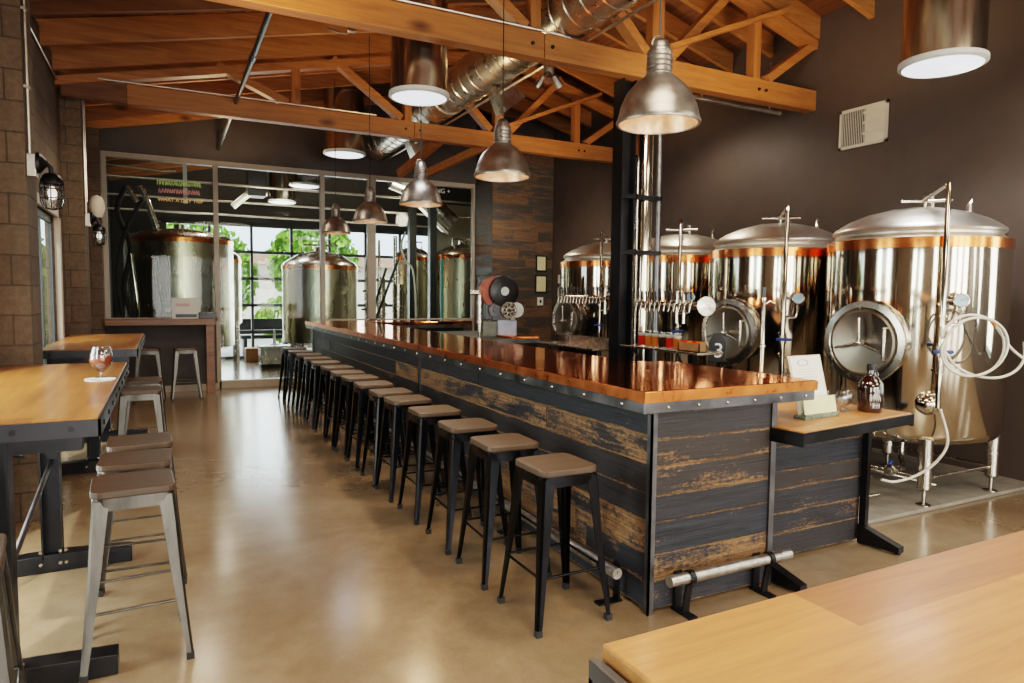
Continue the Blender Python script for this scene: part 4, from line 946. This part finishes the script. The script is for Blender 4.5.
# ------------------------------------------------------------------ window ledge and left wall fittings
t = thing('window_ledge', 'brown wooden ledge with square post under the brewhouse window', 'ledge', (-.05, 11.6, 0))
m = MB(); m.b2((-.74, -.2, 1.06), (.74, .18, 1.15)); m.build('ledge_top', 'brownwood', t, bevel=.006)
m = MB(); m.b2((.60, -.17, 0), (.72, -.05, 1.06)); m.build('post', 'brownwood', t, bevel=.004)
t = thing('notice_sign', 'small standing notice with red lettering on the ledge behind glass', 'sign', (.29, 11.70, 1.15))
m = MB(); m.b2((-.20, -.005, 0), (.20, .005, .32)); m.build('board', 'paper', t); m = MB(); m.b2((-.15, -.008, .02), (.15, -.004, .07)); m.build('black_bar', 'black', t)
m = MB()
for k in range(4): m.tube([(-.14 + .05 * k, -.007, .19), (-.12 + .05 * k, -.007, .24), (-.105 + .05 * k, -.007, .20)], .006, 6)
m.build('red_mark', 'redink', t)
m = MB(); m.box((.03, 0, .05), (.26, .1, .10)); tag(m.build('control_box', 'black', None, (.56, 11.72, 1.15), bevel=.006), 'small black control box on the window ledge beside the notice', 'box')

def jar_lamp(x, y, z, label, rz=0):
    t = thing('wall_lamp', label, 'wall lamp', (x, y, z), rz, 'caged jar lamps on the block wall')
    m = MB(); m.b2((-.0, -.045, -.075), (.055, .045, .075)); m.build('junction_box', 'pipe', t, bevel=.006)
    m = MB(); m.lathe([(.07, 0), (.07, .02), (.03, .05), (.022, .06)], (.055, 0, .02), 20, (1, 0, 0)); m.tube([(.08, 0, .03), (.11, 0, .02), (.132, 0, -.005), (.135, 0, -.05)], .016, 10); m.build('arm', 'blacksteel', t, smooth=40)
    m = MB(); m.lathe([(.02, .0), (.045, -.01), (.068, -.05), (.07, -.075), (.062, -.08)], (.135, 0, -.04), 24); m.build('hood', 'blacksteel', t, smooth=40)
    m = MB(); m.lathe([(.055, -.075), (.062, -.10), (.062, -.19), (.05, -.225), (.02, -.24), (.001, -.242)], (.135, 0, -.04), 24); m.build('glass_jar', 'clear', t, smooth=50)
    m = MB()
    for k in range(8):
        a = 2 * PI * k / 8; c, s_ = math.cos(a), math.sin(a); m.tube([(.135 + .068 * c, .068 * s_, -.11), (.135 + .069 * c, .069 * s_, -.23), (.135 + .05 * c, .05 * s_, -.275), (.135, 0, -.288)], .0035, 6)
    for z_ in (-.15, -.21): m.lathe([(.067, -.004), (.072, 0), (.067, .004)], (.135, 0, z_), 24)
    m.build('cage', 'blacksteel', t)
    m = MB(); m.lathe([(.012, -.09), (.028, -.13), (.022, -.17), (.001, -.18)], (.135, 0, -.04), 16); m.build('light_bulb', 'bulb_faint_glow', t, smooth=50)
jar_lamp(-.8, 5.56, 2.40, 'caged glass jar wall lamp on the nearer block pilaster')
jar_lamp(-.8, 9.25, 2.38, 'caged glass jar wall lamp on the farther block pilaster')
m = MB(); m.lathe([(.001, -.14), (.05, -.13), (.085, -.02), (.075, .06), (.05, .11), (.001, .13)], (0, 0, 0), 18)
tag(m.build('wall_ornament', 'ivory', None, (-.69, 9.4, 2.56), smooth=50), 'pale rounded wall ornament with reddish tint above the farther jar lamp', 'ornament')
m = MB(); m.tube([(-.785, 5.56, 2.45), (-.785, 5.56, 3.92)], .011, 8)
for z in (2.9, 3.4): m.b2((-.8, 5.53, z), (-.77, 5.59, z + .02))
tag(m.build('conduit', 'pipe'), 'vertical conduit feeding the nearer jar lamp on the block wall', 'conduit')
m = MB(); m.tube([(-.785, 9.2, 2.44), (-.785, 9.2, 3.83), (-.83, 9.12, 3.86), (-.9, 9.06, 3.86), (-.985, 8.95, 3.82), (-.985, 5.95, 3.82)], .011, 8); m.tube([(-.785, 9.35, 2.6), (-.785, 9.35, 3.86)], .011, 8)
tag(m.build('conduit', 'pipe'), 'conduit running along the wall top and down the farther pilaster', 'conduit')

# ------------------------------------------------------------------ glass markings
t = thing('neon_sign', 'small neon sign with three rows of coloured letters behind glass', 'neon sign', (.23, 11.86, 3.12))
def scribble(w_, h_, z, mat, nm):
    rr = random.Random(nm); m = MB(); x = -w_ / 2
    while x < w_ / 2:
        d = rr.uniform(.025, .045); a = rr.uniform(.3, .5) * h_
        m.tube([(x, 0, z - a), (x + d * .2, 0, z + a), (x + d * .6, 0, z + rr.uniform(-a, a)), (x + d * .8, 0, z - a)], .005, 6); x += d
    m.build(nm, mat, t)
scribble(.60, .10, .13, 'neon_green', 'green_row'); scribble(.56, .09, .0, 'neon_pink', 'pink_row'); text('WHAT A DAY TRIP', .075, 'neon_gold', 'gold_row', t, (.02, 0, -.14), (PI / 2, 0, 0))
m = MB()
for z in (.07, -.07): m.b2((-.32, .0, z), (.32, .006, z + .008))
m.build('backing_rail', 'black', t)
t = thing('glass_decal', 'white ring emblem printed on the glass door pane', 'decal', (1.5, 11.885, 1.75))
m = MB(); m.lathe([(.115, 0), (.125, 0), (.125, .003), (.115, .003)], (0, 0, 0), 36, (0, -1, 0), True); m.lathe([(.075, 0), (.08, 0), (.08, .003), (.075, .003)], (0, 0, 0), 36, (0, -1, 0), True)
for k in range(20):
    a = 2 * PI * k / 20; m.bar((.085 * math.cos(a), 0, .085 * math.sin(a)), (.108 * math.cos(a), 0, .108 * math.sin(a)), .008, .002)
m.bar((-.05, 0, 0), (.05, 0, .0), .02, .002); m.bar((0, 0, -.045), (0, 0, .05), .012, .002); m.build('print', 'white', t)
text('NG +', .12, 'white', 'glass_lettering', None, (4.62, 11.88, 3.47), (PI / 2, 0, 0)); tag(bpy.data.objects['glass_lettering'], 'white lettering on the upper glass behind the pendants', 'lettering')

# ------------------------------------------------------------------ brewhouse beyond the glass
def brew_tank(name, label, x, y, r, z0, z1, dome, mat='steel', legs=True):
    t = thing(name, label, 'tank', (x, y, 0)); mat = 'brew_steel'
    m = MB(); m.lathe([(.001, z0 - .15), (r * .6, z0 - .12), (r, z0), (r, z1 - .1)], n=56); m.build('shell', mat, t, smooth=40)
    m = MB(); m.lathe([(r, z1 - .1), (r + .008, z1 - .1), (r + .008, z1 - .02), (r, z1 - .02)], n=56); m.build('copper_band', 'cband', t, smooth=25)
    m = MB(); m.lathe([(r, z1 - .02), (r * .97, z1 + .02), (r * .9, z1 + .06), (r * .6, z1 + dome * .7), (r * .2, z1 + dome * .95), (.001, z1 + dome)], n=56); m.build('domed_lid', 'steel2', t, smooth=40)
    if legs:
        for a in (45, 135, 225, 315): m = MB(); m.cyl(rp(a, r * .9, 0), rp(a, r * .9, z0 + .05), .05, n=16); m.build('leg', 'steel2', t, smooth=40)
    m = MB(); m.tube([rp(200, r * .5, z1 + .1), rp(200, r * .5, z1 + dome + .1), rp(330, r * .5, z1 + dome + .1), rp(330, r * .5, z1 + .1)], .018, 8); m.cyl((0, 0, z1 + dome - .02), (0, 0, z1 + dome + .07), .1, n=20); m.build('top_fitting', 'steel2', t, smooth=40)
    return t
k1 = brew_tank('brew_kettle', 'wide steel brew kettle behind the glass above the window ledge', .27, 14.3, .93, .55, 2.55, .2)
k2 = brew_tank('brew_kettle', 'steel brew tank seen through glass behind the far bar stools', 2.75, 13.75, .72, .62, 2.12, .28)
k3 = brew_tank('brew_kettle', 'steel brew tank with dark dome behind glass at the right by the boarded wall', 6.0, 14.2, .62, .5, 2.46, .24)
k4 = brew_tank('brew_kettle', 'narrow steel vessel behind the two black brewhouse posts', 4.95, 14.6, .42, .5, 2.4, .22)
brew_tank('brew_kettle', 'narrow steel vessel by the garage door behind the partition post', 1.15, 16.1, .36, .9, 2.3, .2)
for x, l in ((4.32, 'black square post in the brewhouse, left of a pair behind the glass'), (4.74, 'black square post in the brewhouse, right of a pair behind the glass')):
    m = MB(); m.b2((x - .07, 12.7, 0), (x + .07, 12.84, 3.3)); m.b2((x - .12, 12.65, 0), (x + .12, 12.89, .02)); tag(m.build('brewhouse_post', 'black'), l, 'post')
m = MB(); m.hose([(-.45, 13.5, .9), (-.62, 13.3, 1.6), (-.5, 13.2, 2.3), (-.68, 13.2, 2.9), (-.55, 13.1, 3.3)], .04, 10); tag(m.build('black_hose', 'rubber', smooth=50), 'thick black hose hanging beside the wide brew kettle', 'hose')
m = MB(); m.hose([(-.62, 13.1, 1.0), (-.7, 13.0, 1.8), (-.55, 13.0, 2.6), (-.3, 13.1, 3.1)], .03, 10); tag(m.build('black_hose', 'rubber', smooth=50), 'thinner black hose curving in front of the wide brew kettle', 'hose')
m = MB(); m.tube([(-.35, 14.0, 3.45), (-.25, 14.0, 3.2), (-.1, 14.0, 2.7)], .05, 12); m.tube([(-.55, 13.8, 3.4), (-.4, 13.8, 3.15)], .04, 12); tag(m.build('vent_stack', 'steel2', smooth=40), 'steel vent pipe rising from the wide brew kettle lid', 'pipe')
m = MB(); m.hose([(-.45, 13.25, 1.0), (-.42, 13.2, 1.3), (-.5, 13.2, 2.2)], .035, 10); tag(m.build('silver_pipe', 'steel', smooth=40), 'bright steel pipe beside the wide brew kettle', 'pipe')
for z, y in ((3.45, 13.0), (3.15, 15.2), (3.3, 14.2)):
    m = MB(); m.cyl((-1, y, z), (8.8 if y < 15.2 else 5.7, y, z), .022, n=10); tag(m.build('brewhouse_pipe', 'pipe'), 'horizontal pipe crossing high in the brewhouse, %s' % {3.45: 'topmost of three', 3.15: 'lowest of three', 3.3: 'middle of three'}[z], 'pipe')
t = thing('unit_heater', 'black hanging unit heater with white flue in the brewhouse', 'heater', (1.6, 14.0, 3.6)); m = MB(); m.b2((-.16, -.2, -.2), (.16, .2, .3)); m.cyl((0, 0, .3), (0, 0, .9), .01, n=8); m.build('casing', 'black', t, bevel=.01)
m = MB(); m.tube([(-.1, -.05, -.12), (-.42, -.05, -.42)], .06, 12); m.tube([(.2, -.05, -.14), (-.05, -.05, -.14)], .04, 12); m.build('flue', 'white', t, smooth=40)
t = thing('brewhouse_duct', 'large shiny bent duct in the brewhouse beside the pale wall', 'duct', (0, 0, 0)); m = MB(); m.hose([(4.3, 14.0, 4.0), (4.7, 14.0, 3.85), (5.15, 14.0, 3.5), (5.6, 14.0, 3.1)], .24, 24); m.build('pipe', 'galv', t, smooth=50)
m = MB(); m.cyl((4.7, 13.74, 3.5), (5.45, 13.74, 2.87), .03, n=10); m.build('light_strip', 'white', t)
for k, (x, y, r, h) in enumerate(((3.55, 13.1, .06, 2.3), (3.85, 13.3, .09, 1.9), (3.7, 12.9, .025, 2.6), (4.05, 13.0, .04, 2.7), (3.45, 12.8, .03, 1.8), (4.0, 12.65, .11, 1.75))):
    m = MB(); m.cyl((x, y, 0), (x, y, h), r, n=18); m.lathe([(r, 0), (r + .02, .01), (r + .02, .04), (r, .05)], (x, y, h * .6), 18); m.cyl((x - .12, y, h * .7), (x + .12, y, h * .72), .02)
    tag(m.build('process_pipe', 'steel2' if k % 2 else 'steel', smooth=40), '%s upright process pipe or vessel behind the pale partition post' % ('slender shiny', 'fat steel', 'thinnest tall', 'tallest mid-sized', 'short thin', 'broad low')[k], 'pipe')
for p, q, l in (((3.1, 12.6, .0), (3.75, 12.6, 2.05), 'left'), ((3.1, 12.5, .0), (3.95, 12.5, 2.2), 'right')):
    m = MB(); m.cyl(p, q, .025, n=10); tag(m.build('paddle_shaft', 'black'), 'slanted black paddle shaft behind the partition, %s one of two' % l, 'paddle')
m = MB(); m.hose([(4.1, 12.5, 2.75), (4.02, 12.5, 2.5), (4.1, 12.5, 2.2), (4.25, 12.5, 2.0), (4.3, 12.5, 1.3), (4.32, 12.5, .02)], .02, 10); tag(m.build('pale_hose', 'hose', smooth=50), 'pale hose looping down beside the black brewhouse posts', 'hose')
m = MB(); m.b2((4.98, 12.9, 0), (5.02, 12.95, 2.3)); tag(m.build('teal_gauge_strip', 'teal'), 'narrow teal sight strip right of the black brewhouse posts', 'gauge strip')
t = thing('steel_case', 'low steel equipment case on the brewhouse floor by the glass door', 'case', (1.98, 14.9, 0)); m = MB(); m.b2((-.25, -.2, .08), (.32, .25, .42)); m.build('body', 'steel2', t, bevel=.01)
m = MB(); m.b2((-.28, -.22, .42), (.35, .27, .46)); m.build('lid', 'white', t); m = MB(); m.b2((-.25, -.18, 0), (.32, .2, .08)); m.build('base', 'black', t)
m = MB(); m.lathe([(.09, 0), (.09, .02), (.035, .025), (.015, .33), (.001, .33)], (2.05, 15.1, .46), 14); tag(m.build('safety_cone', 'white'), 'small pale cone standing on the steel case', 'cone')
m = MB(); m.b2((1.6, 16.3, 0), (2.2, 16.7, .3)); tag(m.build('wooden_crate', 'cardboard', bevel=.01), 'brown wooden crate on the floor before the garage door', 'crate')
m = MB(); m.b2((.3, 12.3, 3.0), (.3 + .06, 12.36, roofz(.3) + .05)); tag(m.build('drop_pipe', 'white'), 'short white drop pipe hanging above the neon sign', 'pipe')
m = MB(); m.tube([(-1.0, 12.4, 3.55), (-.0, 12.4, 3.5), (.2, 12.4, 3.52)], .02, 8); tag(m.build('brewhouse_conduit', 'pipe'), 'pale conduit bend above the wide kettle near the glass top', 'conduit')

# ------------------------------------------------------------------ outdoors
m = MB(); m.b2((-40, -40, -.3), (50, 70, -.12)); struct(m.build('ground', 'ground'))
def leafy(name, label, c, rx, ry, rz_, n, size, seed, trunk=True, cat='tree'):
    rr = random.Random(seed); t = thing(name, label, cat, (c[0], c[1], -.12))
    m = MB()
    for _ in range(n):
        d = V((rr.gauss(0, 1), rr.gauss(0, 1), rr.gauss(0, 1))).normalized() * rr.uniform(.55, 1) ** .5
        p = V((d.x * rx, d.y * ry, c[2] + d.z * rz_)); q = Euler((rr.uniform(0, 6), rr.uniform(0, 6), rr.uniform(0, 6))).to_matrix(); s_ = size * rr.uniform(.6, 1.3)
        m.bm.faces.new([m.bm.verts.new(p + q @ V(a)) for a in ((-s_, 0, 0), (0, -s_ * .5, 0), (s_, 0, 0), (0, s_ * .5, 0))])
    m.build('crown', 'leaf', t)
    m = MB(); m.cyl((0, 0, 0), (0, 0, c[2]), .14 if trunk else .05, .06 if trunk else .03, n=10); m.build('trunk', 'bark', t)
leafy('garden_tree', 'bright green tree outside the garage door', (4.6, 24, 2.7), 1.5, 1.4, 1.5, 2200, .16, 3)
leafy('garden_tree', 'green tree outside behind the wide brew kettle', (.9, 25, 2.2), 2.0, 1.4, 1.9, 2200, .16, 4)
leafy('garden_shrub', 'green shrub outside low before the garage door', (3.2, 21.5, .9), .8, .5, .7, 900, .10, 6, False, 'shrub')
leafy('garden_shrub', 'tall green hedge shrub outside the left window', (-2.05, 11.5, 1.3), .65, 3.2, 1.5, 3600, .12, 5, False, 'shrub')
t = thing('far_building', 'pale low building with brown roof far beyond the garage door', 'building', (5, 34, -.12))
m = MB(); m.b2((-9, 0, 0), (9, 4, 3.0)); m.build('wall', 'house', t); m = MB(); m.b2((-9.5, -.5, 3.0), (9.5, 4.5, 3.5)); m.build('roof', 'roofred', t)
t = thing('garden_bench', 'dark bench outside just beyond the garage door', 'bench', (2.3, 18.6, -.12)); m = MB(); m.b2((-.6, -.2, .5), (.6, .2, .58)); m.build('seat', 'black', t); m = MB(); m.b2((-.6, .2, .6), (.6, .26, 1.0)); m.build('backrest', 'black', t)
for x in (-.5, .5): m = MB(); m.b2((x - .04, -.2, 0), (x + .04, .2, .5)); m.build('leg', 'black', t)

# ------------------------------------------------------------------ light
w = bpy.data.worlds.new('sky'); S.world = w; w.use_nodes = True
bg = w.node_tree.nodes['Background']; bg.inputs[0].default_value = (.80, .89, 1.0, 1); bg.inputs[1].default_value = 2.0
def lamp(kind, name, loc, energy, col=(1, 1, 1), rot=None, target=None, **kw):
    l = bpy.data.lights.new(name, kind); l.energy = energy; l.color = col
    for k, v in kw.items(): setattr(l, k, v)
    o = bpy.data.objects.new(name, l); COL.objects.link(o); o.location = loc
    if target is not None: o.rotation_euler = (V(target) - V(loc)).to_track_quat('-Z', 'Y').to_euler()
    return o
lamp('SUN', 'sun', (0, 0, 20), 3.2, (1, .95, .86), target=(8, 14, 0), angle=.02)
def win(name, loc, target, sx, sy, e, col): lamp('AREA', name, loc, e, col, target=target, shape='RECTANGLE', size=sx, size_y=sy)
for x in (-.1, .95, 2.0, 3.6, 4.7, 5.8): win('window_fill_strip', (x, -4.9, 1.6), (x + .2, 2, 1.4), .62, 2.6, 46, (1, .94, .86))  # added strip lamps for the back windows' daylight, split to streak the tanks
for y, e in ((-2.2, 36), (-.9, 36), (3.1, 32), (4.4, 32)): win('window_fill_strip', (-1.28, y, 1.25), (3, y + .2, .9), .5, 2.2, e, (1, .97, .92))
for a in (-1.6, .2, 1.7): win('window_fill_strip', (XR + .06, a, 1.7), (4, a + .4, 1.3), .4, 1.8, 13, (1, .97, .92))  # strip lamps added at the made-up side windows, for streaks on the tanks
win('garage_daylight', (3.1, 17.6, 1.8), (2.6, 10, .8), 5.5, 2.9, 170, (1, .98, .95))
for y in PY: lamp('SPOT', 'pendant_light', (2.2, y, 2.47), 38, (1, .70, .42), target=(2.2, y, 0), spot_size=2.4, spot_blend=.6, shadow_soft_size=.06)
for x, y, z, e in ((2.07, 5.92, 3.28, 22), (2.53, 10.72, 3.67, 14), (5.08, 3.09, 3.21, 95), (2.07, 13.92, 3.27, 14)):
    lamp('SPOT', 'skylight_glow', (x, y, z), e, (.95, .97, 1), target=(x, y, 0), spot_size=2.7, spot_blend=.4, shadow_soft_size=.22)
for x, y, z, e in ((1.2, -1.6, 3.5, 85), (4.6, -1.2, 3.5, 60), (1.6, 1.4, 3.6, 45), (4.8, .8, 3.6, 32)):
    lamp('AREA', 'overhead_fill', (x, y, z), e, (1, .86, .68), target=(x + .001, y, 0), shape='DISK', size=1.6)  # added soft fill above and behind the camera, no real fixtures
for x, y, z, e in ((.3, 7.3, 3.7, 45), (5.6, 6.6, 3.9, 55), (4.6, 9.9, 3.7, 60), (.4, 10.2, 3.7, 30), (1.0, 14.6, 3.8, 60), (4.4, 13.4, 3.8, 60), (6.8, 13.6, 3.6, 50)):
    lamp('SPOT', 'room_fill_spot', (x, y, z), e, (1, .86, .68), target=(x, y, 0), spot_size=2.7, spot_blend=.6, shadow_soft_size=.15 if y < 12 else .02)  # added fill spots for the room and brewhouse, no fixtures there
for a, b, e in (((5.08, 3.05, 3.2), (6.5, 2.5, 2.5), 26), ((5.0, 8.3, 3.3), (5.9, 11.05, 2.0), 70), ((.2, 8.0, 3.2), (-.9, 9.0, 1.8), 25), ((3.4, 4.2, 3.3), (6.5, 6.5, 2.6), 55), ((1.8, 13.0, 2.6), (1.6, 14.5, 5), 130), ((4.4, 13.2, 2.6), (4.0, 14.5, 5), 130)):
    lamp('SPOT', 'wall_fill_spot', a, e, (1, .84, .66), target=b, spot_size=2.0, spot_blend=.8, shadow_soft_size=.15 if a[1] < 12 else .02)  # added spots to brighten walls and brewhouse roof, no fixtures there
# added warm fill spots aimed up to brighten the rafters, no fixtures there
for x, y in ((0.6, 4.6), (2.6, 7.2), (5.2, 4.2), (4.8, 7.6), (0.8, 10.4), (1.5, 1.6)):
    lamp('SPOT', 'rafter_fill_spot', (x, y, 3.15), 48, (1, .68, .36), target=(x + .01, y, 6), spot_size=2.8, spot_blend=.5, shadow_soft_size=.12)

# ------------------------------------------------------------------ camera
F, YAW, PIT, ROLL = 677.4, .47312, .06863, .0104
cy, sy, cp, sp = math.cos(YAW), math.sin(YAW), math.cos(PIT), math.sin(PIT)
fwd = V((sy * cp, cy * cp, -sp)); rt = V((cy, -sy, 0)); up = rt.cross(fwd)
r2 = rt * math.cos(ROLL) + up * math.sin(ROLL); u2 = up * math.cos(ROLL) - rt * math.sin(ROLL)
cam = bpy.data.cameras.new('camera'); cam.sensor_width = 36; cam.lens = 36 * F / 1024; cam.clip_start = .05; cam.clip_end = 200
co = bpy.data.objects.new('camera', cam); COL.objects.link(co)
mt = Matrix((r2, u2, -fwd)).transposed().to_4x4(); mt.translation = (0, 0, 1.57); co.matrix_world = mt
S.camera = co
S.view_settings.view_transform = 'Filmic'
S.view_settings.look = 'Medium High Contrast'
S.view_settings.exposure = .55
try:
    S.cycles.use_denoising = True; S.cycles.max_bounces = 8; S.cycles.transparent_max_bounces = 16; S.cycles.caustics_reflective = False; S.cycles.caustics_refractive = False
    S.cycles.sample_clamp_indirect = 6
except Exception: pass
